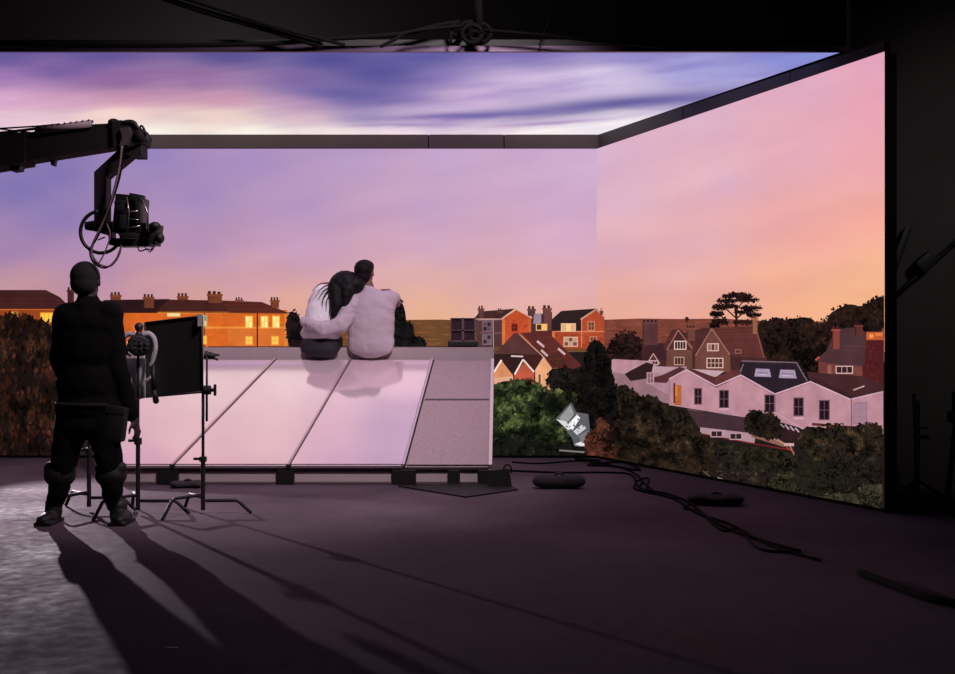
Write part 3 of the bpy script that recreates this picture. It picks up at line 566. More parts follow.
# plinth: black eave, pale boards between black blocks
MB().box(((bot_pt(112).x+bot_pt(492).x)/2, RY0+.03, RZ0-.014), (bot_pt(492).x-bot_pt(112).x, .05, .022)).build('eave_strip', mat('eave_dark', (54, 34, 40), .5), RS)
for x0, x1 in ((113, 158), (178, 277), (294, 392), (416, 448), (460, 478)):
    a, b = bot_pt(x0).x, bot_pt(x1).x
    z1 = RZ0-.03
    bd = MB().box(((a+b)/2, RY0+.05, z1/2+.005), (b-a, .03, z1-.01)).build('plinth_board', GREY, RS)
    for zz, hh in ((z1-.008, .014), (.014, .018)): MB().box(((a+b)/2, RY0+.028, zz), (b-a, .012, hh)).build('board_edge', mat('board_edge', (92, 74, 80), .6), bd)
for x0, x1 in ((158, 178), (277, 294), (392, 416), (448, 460), (478, 492)):
    a, b = bot_pt(x0).x, bot_pt(x1).x
    MB().box(((a+b)/2, RY0+.04, (RZ0-.02)/2), (b-a, .09, RZ0-.03), bev=.006).build('black_block', DKM, RS)
for x0 in (173, 289): 
    a = bot_pt(x0); MB().box((a.x, RY0-.01, RZ0+.012), (.05, .03, .03), bev=.004).build('clamp', DKM, RS)

# small framed lantern on the ridge
LT = empty('roof_lantern', P(463, 347, 10.28), 'small glazed metal-framed box on a black base, standing on the right end of the ridge', 'roof lantern')
s = 10.28/F; zc = CH
MB().box((P(463, 0, 10.28).x, 10.28, zc+.035), (30*s, .13, .06), bev=.012).build('base', DKM, LT)
fr = MB(); fx = P(463, 0, 10.28).x
for dx in (-.122, 0, .122): fr.box((fx+dx, 10.22, zc+.18), (.012 if dx else .026, .012, .235))
for dz in (.066, .17, .292): fr.box((fx, 10.22, zc+dz), (.256, .012, .010))
for dx in (-.122, .122): fr.box((fx+dx, 10.34, zc+.18), (.012, .012, .235))
fr.build('frame', mat('lantern_frame', (120, 98, 100), .4, .5), LT)
for dx in (-.06, .06): MB().box((fx+dx, 10.24, zc+.18), (.104, .008, .225)).build('pane', mat('dark_glass', (74, 54, 66), .12, .2), LT)
MB().box((fx, 10.34, zc+.18), (.25, .012, .235)).build('back_panel', mat('lantern_back', (60, 44, 48), .6), LT)

# ---------------------------------------------------------------- the seated pair
def hand(m, w, d, up, L=.17, curl=.5, thumb=1):
    """palm, four unequal curled fingers and a side thumb, from wrist w along d; up = back of the hand"""
    d = d.normalized(); up = (up-d*up.dot(d)).normalized(); sd = d.cross(up)
    pc = w+d*L*.28
    Rm = Matrix((sd, d, up)).transposed().to_4x4()
    m.ball(pc, (.040, .052, .017), Rm, 2); m.cap(w-d*.02, w+d*.03, .026, .026)
    for k, (o, l) in enumerate(((-.030, .85), (-.010, 1.0), (.010, .95), (.030, .74))):
        a = pc+d*.04+sd*o; e = a+(d*math.cos(curl*.5)-up*math.sin(curl*.5))*L*.22*l; g = e+(d*math.cos(curl*1.5)-up*math.sin(curl*1.5))*L*.2*l
        m.cap(a, e, .0095, .0088); m.cap(e, g, .0088, .0075)
    t0 = w+d*.025-sd*.028*thumb; t1 = t0+(d*.6-sd*.7*thumb-up*.2).normalized()*.045; m.cap(t0, t1, .012, .0105); m.cap(t1, t1+(d*.9-sd*.2*thumb-up*.3).normalized()*.035, .0105, .009)
def head(m, c, r, face, up=Vector((0, 0, 1)), ear=True):
    face = face.normalized(); sd = face.cross(up).normalized(); u = sd.cross(face); Rm = Matrix((sd, face, u)).transposed().to_4x4()
    m.ball(c+u*.02*r/.1, (r*.76, r*.95, r*.88), Rm); m.ball(c-u*r*.45+face*r*.25, (r*.56, r*.62, r*.62), Rm)
    m.ball(c+face*r*1.0-u*r*.18, (r*.13, r*.18, r*.22), Rm, 2)                # nose
    m.ball(c+face*r*.88-u*r*.52, (r*.26, r*.1, r*.07), Rm, 2)                # lips
    m.ball(c+face*r*.72-u*r*.9, (r*.22, r*.2, r*.16), Rm, 2)                 # chin
    for k in (-1, 1):
        m.ball(c+sd*k*r*.3+face*r*.80+u*r*.06, (r*.15, r*.09, r*.08), Rm, 2) # lids
        m.ball(c+sd*k*r*.3+face*r*.84+u*r*.24, (r*.2, r*.07, r*.05), Rm, 2)
        if ear: m.ball(c+sd*k*r*.80-u*r*.10, (r*.09, r*.2, r*.28), Rm, 2)
SKIN = mat('skin', (120, 78, 70), .55); HAIRM = mat('black_hair', (10, 7, 10), .7, noise=.3, scale=60, bump=.2, spec=.2); HAIRW = mat('dark_hair', (11, 7, 10), .65, noise=.4, scale=50, bump=.2, spec=.25)
KNIT = mat('grey_sweatshirt', (188, 172, 184), .85, noise=.04, scale=30, bump=.25); WHITE = mat('white_jumper', (240, 236, 242), .85, noise=.04, scale=30, bump=.25)
JEAN = mat('dark_trousers', (30, 24, 36), .8, noise=.2, scale=30)
Q = lambda x, y, Y=10.25: P(x, y, Y)
MAN = empty('person', Q(370, 350), 'man in a pale grey sweatshirt sitting on the roof ridge, one arm round his companion', 'person')
WOM = empty('person', Q(321, 352), 'long-haired person in a white top sitting on the roof ridge, leaning on the man', 'person')
# man's body
b = MB(); hc = Q(365, 273, 10.24); fdir = Vector((.35, .9, .05))
head(b, hc, .112, fdir)
b.cap(Q(368, 287, 10.24), hc+Vector((0, 0, -.05)), .062, .058)
b.ball(Q(370, 300, 10.24), (.19, .09, .10)); b.ball(Q(371, 322, 10.24), (.17, .09, .2)); b.ball(Q(371, 342, 10.30), (.17, .12, .1))
b.cap(Q(350, 300, 10.2), Q(336, 331, 10.1), .045, .038); b.cap(Q(336, 331, 10.1), Q(307, 324, 10.15), .036, .028)
hand(b, Q(306, 324, 10.16), Vector((-.45, .9, .1)), Vector((-.8, -.5, .1)), .17, .7, -1)
b.cap(Q(391, 299, 10.25), Q(396, 304, 10.5), .045, .038); b.cap(Q(396, 304, 10.5), Q(372, 308, 10.56), .036, .028); hand(b, Q(371, 308, 10.56), Vector((-1, .1, .1)), Vector((0, 1, .2)), .17, .5)
for x, s2 in ((362, -1), (380, 1)):
    b.cap(Q(x, 340, 10.36), Vector((Q(x, 0).x, 10.72, CH+.08)), .075, .055); b.cap(Vector((Q(x, 0).x, 10.72, CH+.08)), Vector((Q(x, 0).x, 10.74, CH-.36)), .05, .036)
    b.ball((Q(x, 0).x, 10.76, CH-.40), (.045, .11, .04))
b.blob('body', SKIN, MAN, .007, 4)
t = MB()
t.ball(Q(371, 326, 10.205), (.248, .155, .33)); t.ball(Q(371, 343, 10.18), (.248, .13, .16)); t.ball(Q(372, 308, 10.215), (.245, .14, .20))
t.cap(Q(353, 302, 10.21), Q(390, 299, 10.23), .098, .095); t.cap(Q(367, 289, 10.235), Q(368, 296, 10.235), .075, .10)
t.cap(Q(388, 299, 10.23), Q(395, 297, 10.33), .075, .062); t.cap(Q(395, 297, 10.33), Q(396, 303, 10.50), .062, .055); t.cap(Q(396, 303, 10.50), Q(376, 308, 10.56), .055, .045)
t.ball(Q(371, 350, 10.14), (.225, .07, .06)); t.blob('sweatshirt', KNIT, MAN, .009, 55, .024, .13)
t = MB(); t.cap(Q(353, 302, 10.18), Q(341, 325, 10.07), .098, .088); t.cap(Q(341, 325, 10.07), Q(322, 329, 10.03), .084, .074); t.cap(Q(322, 329, 10.03), Q(305, 322, 10.10), .072, .058)
t.blob('sleeve', KNIT, MAN, .008, 22, .03, .07)
t = MB(); t.ball(Q(371, 340, 10.31), (.18, .13, .11))
for x in (362, 380):
    X = Q(x, 0).x; t.cap(Q(x, 339, 10.36), (X, 10.71, CH+.08), .095, .075); t.cap((X, 10.71, CH+.08), (X, 10.73, CH-.28), .072, .055)
t.blob('trousers', JEAN, MAN, .012, 4)
for x in (362, 380):
    X = Q(x, 0).x; MB().ball((X, 10.765, CH-.41), (.055, .125, .05)).ball((X, 10.70, CH-.37), (.055, .06, .06)).blob('shoe', DKM, MAN, .01, 3)
t = MB(); t.ball(hc+Vector((-.012, -.03, .035)), (.098, .108, .098)); t.ball(hc+Vector((-.02, -.05, -.03)), (.082, .075, .09)); t.ball(hc+Vector((.0, .02, .06)), (.092, .1, .08))
t.blob('hair', HAIRM, MAN, .007, 3, .012, .03)
# woman
b = MB(); wc = Q(348, 284, 10.22); fdirw = Vector((.5, .85, -.1)); upw = Vector((.45, 0, .9))
head(b, wc, .105, fdirw, upw); b.cap(wc+Vector((-.03, 0, -.05)), Q(333, 297, 10.25), .052, .056)
b.ball(Q(329, 303, 10.28), (.15, .08, .09), Matrix.Rotation(-.2, 4, 'Y')); b.ball(Q(326, 322, 10.27), (.13, .085, .18)); b.ball(Q(322, 343, 10.30), (.17, .12, .1))
b.cap(Q(318, 297, 10.28), Q(314, 312, 10.5), .036, .032); b.cap(Q(314, 312, 10.5), Q(340, 320, 10.58), .03, .024); hand(b, Q(341, 320, 10.58), Vector((1, .1, .0)), Vector((0, 1, 0)), .16, .5)
b.cap(Q(340, 298, 10.3), Q(358, 300, 10.42), .034, .03); b.cap(Q(358, 300, 10.42), Q(381, 293, 10.34), .03, .024); hand(b, Q(381, 292, 10.335), Vector((.7, -.75, .25)), Vector((0, -.2, 1)), .15, .6)
for x in (313, 331):
    X = Q(x, 0).x; b.cap(Q(x, 342, 10.36), (X, 10.70, CH+.07), .07, .05); b.cap((X, 10.70, CH+.07), (X, 10.73, CH-.33), .045, .034); b.ball((X, 10.75, CH-.37), (.04, .1, .035))
b.blob('body', SKIN, WOM, .007, 4)
t = MB(); t.ball(Q(323, 318, 10.25), (.185, .145, .27)); t.ball(Q(321, 333, 10.235), (.212, .15, .12)); t.ball(Q(328, 303, 10.25), (.19, .13, .18), Matrix.Rotation(-.15, 4, 'Y'))
t.cap(Q(322, 293, 10.27), Q(314, 303, 10.36), .09, .075); t.cap(Q(314, 303, 10.36), Q(313, 312, 10.5), .062, .055); t.cap(Q(313, 312, 10.5), Q(336, 320, 10.58), .055, .04)
t.cap(Q(340, 299, 10.3), Q(358, 301, 10.42), .055, .046); t.cap(Q(358, 301, 10.42), Q(378, 295, 10.36), .044, .036)
t.blob('white_top', WHITE, WOM, .009, 45, .022, .12)
t = MB(); t.ball(Q(321, 346, 10.23), (.212, .15, .125)); t.ball(Q(321, 350, 10.15), (.19, .08, .075))
for x in (313, 331):
    X = Q(x, 0).x; t.cap(Q(x, 342, 10.36), (X, 10.69, CH+.07), .09, .068); t.cap((X, 10.69, CH+.07), (X, 10.72, CH-.26), .064, .046)
t.blob('trousers', JEAN, WOM, .011, 5, .01, .1)
for x in (313, 331):
    X = Q(x, 0).x; MB().ball((X, 10.755, CH-.375), (.048, .115, .045)).ball((X, 10.70, CH-.35), (.048, .05, .05)).blob('shoe', DKM, WOM, .01, 3)
t = MB(); t.ball(Q(344, 282, 10.17), (.155, .125, .115), Matrix.Rotation(-.25, 4, 'Y')); t.ball(Q(352, 284, 10.15), (.14, .10, .095)); t.cap(Q(336, 287, 10.13), Q(337, 305, 10.09), .085, .062); t.cap(Q(337, 305, 10.09), Q(333, 322, 10.08), .058, .02); t.cap(Q(348, 290, 10.10), Q(345, 303, 10.08), .075, .045)
t.blob('hair', HAIRW, WOM, .008, 14, .02, .07)
ha = bpy.data.objects[-1] if False else None
st = MB()
for (a, m_, c_) in (((331, 284), (322, 288), (315, 297)), ((331, 287), (323, 292), (318, 300)), ((332, 289), (324, 296), (322, 309)), ((333, 291), (327, 300), (326, 312)), ((330, 283), (320, 284), (312, 291)), ((334, 296), (330, 308), (329, 318)), ((338, 300), (337, 312), (335, 325)), ((332, 285), (326, 294), (321, 304))):
    st.tube(smooth_pts([Q(*a, 10.12), Q(*m_, 10.105), Q(*c_, 10.12)]), .009, 6, .0015)
st.build('hair_strands', HAIRW, WOM, True)

# ---------------------------------------------------------------- crew member, seen from behind
CL = mat('black_workwear', (13, 12, 14), .95, noise=.3, scale=12, spec=.1); BOOT = mat('black_boots', (13, 12, 13), .6)
CREW = empty('person', ((88-CX)*.0069, 6.95, 0), 'standing crew member in black workwear with knee pads, seen from behind at the left', 'person')
K = lambda x, y, Y=6.95: P(x, y, Y)
b = MB(); head(b, K(86, 281), .118, Vector((.12, 1, 0))); b.cap(K(88, 303), K(87, 289), .07, .064)
b.ball(K(88, 322), (.20, .11, .12)); b.ball(K(88, 360), (.17, .11, .26)); b.ball(K(87, 405), (.19, .12, .13))
gl = Vector((.1, .45, -1))
b.cap(K(63, 318), K(57, 362, 6.98), .052, .042); b.cap(K(57, 362, 6.98), K(66, 385, 7.14), .04, .03); hand(b, K(66, 386, 7.15), Vector((.6, .6, -.3)), Vector((-1, 0, .2)), .18, .8, 1)
b.cap(K(113, 318), K(120, 375, 6.95), .052, .042); b.cap(K(120, 375, 6.95), K(133, 418, 7.0), .04, .034); hand(b, K(134, 419, 7.0), Vector((.25, .1, -1)), Vector((1, -.3, .3)), .18, .8, -1)
for (hx, kx, ax, fx_) in ((74, 63, 54, -1), (100, 111, 117, 1)):
    b.cap(K(hx, 415), K(kx, 470, 6.92), .09, .062); b.cap(K(kx, 470, 6.92), K(ax, 512, 6.95), .06, .042); b.cap(K(ax, 516, 6.95), K(ax+fx_*6, 519, 6.92), .045, .035)
b.blob('body', mat('crew_skin', (44, 30, 28), .6), CREW, .008, 4)
t = MB(); t.ball(K(88, 323), (.235, .13, .13)); t.ball(K(88, 345), (.222, .135, .25)); t.ball(K(88, 385), (.218, .14, .22)); t.ball(K(90, 405), (.225, .15, .10)); t.cap(K(67, 315), K(111, 314), .092, .092); t.cap(K(88, 301), K(88, 310), .078, .11)
t.cap(K(64, 318), K(60, 362, 6.98), .078, .068); t.cap(K(60, 362, 6.98), K(66, 382, 7.12), .064, .05); t.cap(K(112, 318), K(118, 372, 6.95), .076, .066); t.cap(K(119, 372, 6.95), K(131, 414, 6.99), .066, .056)
t.blob('jacket', CL, CREW, .011, 5, .02, .1)
t = MB(); t.ball(K(87, 408), (.222, .15, .12)); t.ball(K(87, 425), (.215, .15, .1))
for (hx, kx, ax) in ((73, 63, 53), (102, 110, 114)):
    t.cap(K(hx, 418), K(kx, 466, 6.93), .118, .09); t.cap(K(kx, 466, 6.93), K((kx+ax)/2, 492, 6.93), .088, .072); t.cap(K((kx+ax)/2, 492, 6.93), K(ax, 506, 6.95), .068, .055)
t.blob('trousers', CL, CREW, .011, 5, .022, .08)
for (kx, ax) in ((60, 0), (111, 0)):
    t = MB(); t.ball(K(kx, 475, 6.94), (.108, .10, .09)); t.cap(K(kx-9, 468, 6.93), K(kx+9, 468, 6.93), .05, .05); t.blob('knee_pad', mat('knee_pad', (10, 9, 10), .7), CREW, .01, 4)
for (ax, fx_) in ((53, -.5), (118, 1)):
    t = MB(); c = K(ax, 517, 6.93); t.cap(K(ax+1, 506, 6.95), K(ax, 516, 6.94), .058, .058)
    t.ball((c.x+fx_*.03, 6.92, .045), (.062, .125, .045)); t.ball((c.x+fx_*.045, 6.87, .04), (.055, .09, .04)); t.box((c.x+fx_*.035, 6.91, .012), (.12, .24, .024)); t.blob('boot', BOOT, CREW, .008, 4)
pch = MB(); pch.box(K(117, 424, 6.9), (.12, .1, .24), Matrix.Rotation(.12, 4, 'Y'), .02); pch.box(K(115, 410, 6.86), (.13, .03, .06), Matrix.Rotation(.12, 4, 'Y'), .01); pch.build('tool_pouch', mat('tool_pouch', (14, 12, 13), .8), CREW, auto=True)
t = MB(); 
ring = [Vector((K(88, 0).x+.207*math.cos(a), 6.95+.15*math.sin(a), K(0, 404).z)) for a in rng(0, 2*math.pi, 32)]
t.tube(ring, .016, 8); t.build('tool_belt', mat('tool_belt', (12, 10, 11), .9), CREW, True)
t = MB(); hcc = K(86, 281); t.ball(hcc+Vector((0, -.016, .03)), (.098, .115, .108)); t.ball(hcc+Vector((0, -.04, -.02)), (.09, .09, .09)); t.blob('hair', mat('cropped_hair', (14, 11, 12), .9), CREW, .008, 3)

# ---------------------------------------------------------------- grip stands
STEEL = mat('dark_steel', (28, 24, 26), .6, .3); BLKP = mat('matte_black', (14, 13, 14), .6)
def stand(name, X, Y, top, label, angs, hub=.12, reach=.24, risers=None):
    e = empty(name, (X, Y, 0), label, 'stand', 'c-stands on the floor')
    MB().tube([(X, Y, .03), (X, Y, top*.45)], .016, 12).build('pole', STEEL, e, auto=True)
    MB().tube([(X, Y, top*.45), (X, Y, top)], .011, 12).build('riser', STEEL, e, auto=True)
    MB().tube([(X, Y, top*.43), (X, Y, top*.47)], .028, 12).box((X-.035, Y-.02, top*.455), (.06, .012, .02), bev=.004).build('collar', BLKP, e, auto=True)
    for k, a in enumerate(angs):
        a = math.radians(a); dx, dy = math.cos(a), math.sin(a); z = hub+.022*(k-1)
        pts = [(X+dx*.02, Y+dy*.02, z), (X+dx*reach, Y+dy*reach, z), (X+dx*(reach+.03), Y+dy*(reach+.03), z-.02), (X+dx*(reach+.1), Y+dy*(reach+.1), .012)]
        lg = MB().tube(smooth_pts(pts[:1]+pts[1:], 4) if False else pts, .0125, 10).build('leg', STEEL, e, auto=True)
        MB().ball((X+dx*(reach+.1), Y+dy*(reach+.1), .014), .014, sub=2).build('foot', BLKP, lg, True)
    return e
XS = lambda x, Y: (x-CX)*Y/F
Y1 = 7.3
s1 = stand('c_stand', XS(203, Y1), Y1, CH-(392-HY)*Y1/F, 'c-stand holding the large black flag, in front of the white panels', (4, 128, 232))
s2 = stand('c_stand', XS(138, Y1), Y1, CH-(352-HY)*Y1/F, 'c-stand with the film light on it, right beside the crew member', (-2, 115, 236), reach=.27)
s3 = stand('c_stand', XS(89, 7.45), 7.45, 1.0, 'c-stand half hidden behind the crew member', (0, 140, 250))
# grip arm on the flag stand
z1 = CH-(390-HY)*Y1/F; xs1 = XS(206, Y1)
MB().tube([(XS(205, Y1)-.02, Y1-.0, z1), (XS(205, Y1)+.04, Y1, z1)], .034, 16).box((XS(215, Y1), Y1, z1), (.02, .02, .085), bev=.006).tube([(XS(205, Y1), Y1, z1), (XS(214, Y1), Y1, z1)], .014, 10).build('grip_head', BLKP, s1, auto=True)
MB().tube([(XS(207.5, Y1), Y1-.02, CH-(421-HY)*Y1/F), (XS(207.5, Y1), Y1-.02, CH-(356-HY)*Y1/F)], .0085, 10).build('extension_arm', STEEL, s1, True)
z2 = CH-(355-HY)*Y1/F
MB().tube([(XS(205, Y1), Y1, z2), (XS(215, Y1), Y1, z2-.01)], .032, 14, .02).tube([(XS(213, Y1), Y1, z2), (XS(219.5, Y1), Y1, z2+.0)], .008, 8).tube([(XS(212, Y1), Y1, z2-.02), (XS(218, Y1), Y1, z2-.035)], .008, 8).build('knuckle', BLKP, s1, auto=True)
# the flag
FL = empty('black_flag', P(175, 396, Y1), 'large black fabric flag on a frame, held up by the c-stand over the white panels', 'flag')
fa, fb, fc, fd = P(145, 323, 7.45), P(202, 316, 7.25), P(202.5, 392, 7.25), P(146, 397, 7.45)
MB().prism([fa, fb, fc, fd], (.0, .012, 0)).build('fabric', mat('flag_fabric', (12, 11, 12), .95), FL)
MB().tube([fa, fb], .008).tube([fb, fc], .008).tube([fc, fd], .008).tube([fd, fa], .008).tube([fc+Vector((0, 0, .01)), Vector((XS(205, Y1), Y1, z1))], .007).build('frame', BLKP, FL, True)
MB().box(fb+Vector((-.012, -.012, -.03)), (.03, .012, .09)).build('corner_tab', mat('corner_tab', (150, 140, 140), .6), FL)
# film light on the second stand
LGT = empty('film_light', P(138, 352, Y1), 'small black film light with grey yoke and hanging grey scrim, beside the crew member', 'film light')
q = lambda x, y, Y=Y1-.06: P(x, y, Y)
GY = mat('light_grey_fabric', (170, 165, 172), .8, noise=.3, scale=20); CHR = mat('brushed_chrome', (150, 146, 152), .3, .8)
MB().ball(q(139, 345), (.085, .08, .085)).tube([q(139, 345, Y1-.13), q(139, 345, Y1-.05)], .07, 20).blob('lamp_housing', BLKP, LGT, .008, 2)
MB().ball(q(139, 327), (.033, .033, .034)).cap(q(139, 332), q(139, 336), .022, .03).blob('top_knob', mat('dark_knob', (44, 40, 44), .5), LGT, .006, 2)
MB().tube(smooth_pts([q(127, 352), q(122.5, 344), q(124, 337), q(130, 334), (q(136, 336))]), .022, 10, .018).build('left_yoke', GY, LGT, True)
MB().tube(smooth_pts([q(143, 335), q(149, 334), q(154, 339), q(155.5, 349), q(153, 360), q(150, 366)]), .024, 10, .012).build('right_yoke', GY, LGT, True)
vt = MB()
for j in range(3):
    for k in range(4): vt.box(q(129+k*6, 340+j*4.2, Y1-.142), (.024, .01, .008), Matrix.Rotation(U(-.5, .5), 4, 'Y'), .002)
vt.build('vent_fins', CHR, LGT)
MB().tube([q(123.5, 352), q(131, 356)], .009).tube([q(124, 348), q(128, 354)], .008).build('tilt_lever', CHR, LGT, True)
MB().prism([q(120, 358, Y1+.03), q(145, 358, Y1+.03), q(145, 398, Y1+.03), q(127, 402, Y1+.03), q(123, 380, Y1+.03)], (0, .012, 0)).build('scrim', mat('white_scrim', (235, 232, 238), .85, noise=.2, scale=9), LGT)
MB().tube(smooth_pts([q(145, 381), q(149, 379), q(152, 375), q(153, 371)]), .014, 8, .01).ball(q(151, 378), (.018, .014, .016), sub=2).build('handle', GY, LGT, True)
MB().cap(q(153, 366), q(154, 390), .016, .02).cap(q(154, 390), q(156, 401), .02, .022).build('cable_plug', BLKP, LGT, True)

# ---------------------------------------------------------------- camera crane
YC = 7.0; C_ = lambda x, y, Y=YC: P(x, y, Y)
CR = empty('camera_crane', C_(60, 150), 'black camera crane boom reaching in from the left with a hanging remote head', 'camera crane')
BOOM = mat('boom_black', (30, 25, 29), .75, spec=.2)
def bar(pts, y0, y1, name, m, par, **k): return MB().prism([C_(x, y, y0) for x, y in pts], (0, y1-y0, 0)).build(name, m, par, **k)
bar([(-330, 150), (24, 132), (24, 162.5), (-330, 219)], 6.9, 7.08, 'inner_boom', BOOM, CR)
bar([(22, 133), (95, 124), (118, 123), (122, 145), (118, 146), (24, 161)], 6.93, 7.07, 'outer_boom', BOOM, CR)
bar([(8, 163), (20, 162), (19, 170), (11, 171)], 6.96, 7.04, 'lock_lug', BLKP, CR); bar([(50, 160), (55, 160), (54, 166), (51, 165)], 6.98, 7.02, 'lock_lug', BLKP, CR)
MB().tube([C_(-330, 138, 6.98), C_(0, 133, 6.98), C_(93, 121.5, 6.98)], .010).tube([C_(-330, 131, 7.02), C_(0, 128.5, 7.02), C_(40, 126, 7.02), C_(60, 124, 7.02)], .006).tube([C_(-330, 124), C_(0, 129), C_(35, 133)], .005).build('tension_rods', STEEL, CR, True)
wt = MB(); wt.tube([C_(36, 131, 6.92), C_(91, 123.4, 6.92)], .026, 10); o = wt.build('padded_sleeve', mat('white_sleeve', (170, 150, 158), .7), CR, True)
for k in range(9): x = 40+k*6; MB().tube([C_(x, 128-(x-36)*.13, 6.9), C_(x+1, 126.2-(x-36)*.13, 6.9)], .006, 6).build('cable_tie', BLKP, CR)
hd = MB(); hd.prism([C_(x, y, 6.9) for x, y in [(112, 122), (120, 120), (132, 122), (139, 127), (143, 133), (141, 142), (133, 146), (118, 150), (113, 146)]], (0, .2, 0)); hd.ball(C_(130, 124, 6.95), (.05, .05, .03)); hd.ball(C_(140, 136, 6.92), (.045, .05, .05)); hd.ball(C_(114, 123, 6.95), (.04, .05, .03)); hd.build('boom_head', BOOM, CR, auto=True)
bar([(120, 128), (129, 127), (131, 134), (127, 145), (119, 146), (122, 138)], 6.87, 6.90, 'head_bracket', mat('bracket_grey', (92, 82, 88), .4, .4), CR)
MB().tube(smooth_pts([C_(124, 122, 6.9), C_(133, 123, 6.9), C_(139, 129, 6.9), C_(147, 134, 6.9)]), .014, 8).tube(smooth_pts([C_(140, 127), C_(142, 126), C_(145, 131), (C_(144, 134))]), .008, 8).tube(smooth_pts([C_(146, 134), C_(147, 141), C_(140, 144)]), .014, 8).build('head_cabling', BLKP, CR, True)
bar([(120, 142), (141, 140), (141, 156), (131, 156), (120, 152)], 6.93, 7.07, 'pan_motor', BOOM, CR)
bar([(120, 148), (136, 152), (106, 177), (106, 232), (103, 234), (94, 231), (94, 172)], 6.95, 7.05, 'drop_arm', BOOM, CR)
rh = empty('remote_head', C_(120, 225), None, None); 
bpy.data.objects.remove(rh)
ring = [C_(101+20.5*math.cos(a), 232+21*math.sin(a), 6.9+.05*math.sin(a)) for a in rng(math.radians(-100), math.radians(150), 40)]
ring = [C_(101+20.5*math.cos(a), 232+21*math.sin(a), 6.9) for a in rng(math.radians(40), math.radians(262), 40)]
MB().tube(ring, .0125, 10).build('hand_ring', BLKP, CR, True)
MB().tube([C_(86, 226), C_(95, 226)], .03, 14, .04).build('balance_knob', BLKP, CR, auto=True)
bar([(107, 224), (112, 221), (112, 238), (150, 238), (152, 246), (120, 247), (109, 245)], 6.96, 7.04, 'cradle', BLKP, CR)
cam = MB().box(C_(131, 216, 6.98), (.17, .22, .27), Matrix.Rotation(.10, 4, 'Y'), .012).build('camera_body', mat('camera_black', (20, 18, 20), .45), CR, auto=True)
cb = MB(); 
for (x, y, w, hh) in ((137, 198, .10, .05), (121, 207, .06, .06), (124, 222, .05, .10), (139, 212, .04, .16), (130, 236, .12, .04), (121, 203, .08, .03)): cb.box(C_(x, y, 6.86), (w, .05, hh), Matrix.Rotation(U(-.1, .2), 4, 'Y'), .006)
cb.build('camera_modules', BLKP, cam, auto=True)
cc_ = MB(); cc_.tube([C_(127, 197, 6.84), C_(129, 212, 6.83), C_(127, 232, 6.84)], .005).tube([C_(141, 197, 6.84), C_(148, 214, 6.84), C_(148, 232, 6.84)], .006).tube([C_(120, 213, 6.84), C_(138, 211, 6.83)], .005).tube([C_(124, 229, 6.84), C_(140, 226, 6.83)], .005).tube([C_(128, 219, 6.84), C_(139, 220, 6.83)], .004).build('cage_rods', CHR, cam, True)
MB().tube([C_(142, 231, 6.95), C_(156, 235, 7.02)], .062, 20, .07).tube([C_(156, 235, 7.02), C_(159, 236, 7.03)], .05, 20).build('lens', BLKP, CR, auto=True)
MB().box(C_(156, 235, 6.96), (.05, .14, .15), Matrix.Rotation(.15, 4, 'Y'), .01).ball(C_(155, 226, 6.9), (.04, .04, .03), sub=2).ball(C_(160, 238, 6.9), (.03, .04, .04), sub=2).build('matte_box', BLKP, CR, auto=True)
MB().tube(smooth_pts([C_(137, 246), C_(140, 251), C_(147, 249), C_(152, 250), C_(154, 246)]), .005, 6).tube(smooth_pts([C_(144, 247), C_(150, 252), C_(152, 247)]), .004, 6).build('lens_cables', BLKP, CR, True)
CBL = mat('pale_cable', (118, 92, 100), .5); CBD = mat('black_cable', (14, 12, 13), .9, spec=.1)
for pts, r_, m_ in (([(122, 146), (119, 170), (113, 195), (108, 212), (98, 233), (92, 247), (92, 258), (100, 266)], .009, CBL), ([(124, 147), (120, 176), (112, 202), (103, 226), (96, 240), (90, 250), (93, 262), (104, 268), (114, 262), (120, 250), (122, 235), (118, 222)], .006, CBD), ([(107, 224), (110, 236), (104, 254), (97, 266)], .005, CBL), ([(119, 210), (117, 225), (121, 240), (119, 255), (110, 266), (99, 264), (92, 254), (91, 246)], .007, CBL), ([(98, 240), (105, 237)], .005, CBD)):
    MB().tube(smooth_pts([C_(x, y, 6.86+.004*i) for i, (x, y) in enumerate(pts)]), r_, 8).build('cable', m_, CR, True)

# ---------------------------------------------------------------- rigging above the stage
def rope(pts, r_, Y, name, label, cat, group=None, m=CBD):
    o = MB().tube(smooth_pts([P(x, y, Y) for x, y in pts], 8), r_, 8).build(name, m, None, True); return tag(o, label, cat, group)
G = 'rigging lines above the led ceiling'
rope([(150, -6), (205, 12), (262, 28), (322, 46)], .024, 7.75, 'rigging_cable', 'thick black cable slanting down from the top edge, left of the knot', 'cable', G)
rope([(162, -8), (220, 10), (275, 27), (345, 45)], .013, 7.7, 'rigging_cable', 'thin cable running beside the thick slanting cable', 'cable', G)
rope([(-200, 47), (0, 45.5), (120, 46), (260, 44), (330, 39), (400, 34), (440, 25), (460, 22)], .018, 7.8, 'rigging_cable', 'long black cable lying along the ceiling edge up to the knot', 'cable', G)
rope([(380, 47), (392, 41), (410, 32), (440, 28), (462, 26)], .013, 7.72, 'rigging_cable', 'short cable rising to the left side of the knot', 'cable', G)
rope([(484, 30), (540, 35), (600, 41), (664, 47)], .014, 7.75, 'rigging_cable', 'cable falling gently right from the knot', 'cable', G)
rope([(553, -5), (548, 20), (539, 46)], .006, 7.8, 'rigging_cable', 'thin line hanging between the knot and the right-hand drop line', 'cable', G)
rope([(661, -5), (661.5, 20), (661, 46)], .009, 7.8, 'rigging_cable', 'thin vertical line right of all other rigging', 'cable', G)
kn = MB(); random.seed(5)
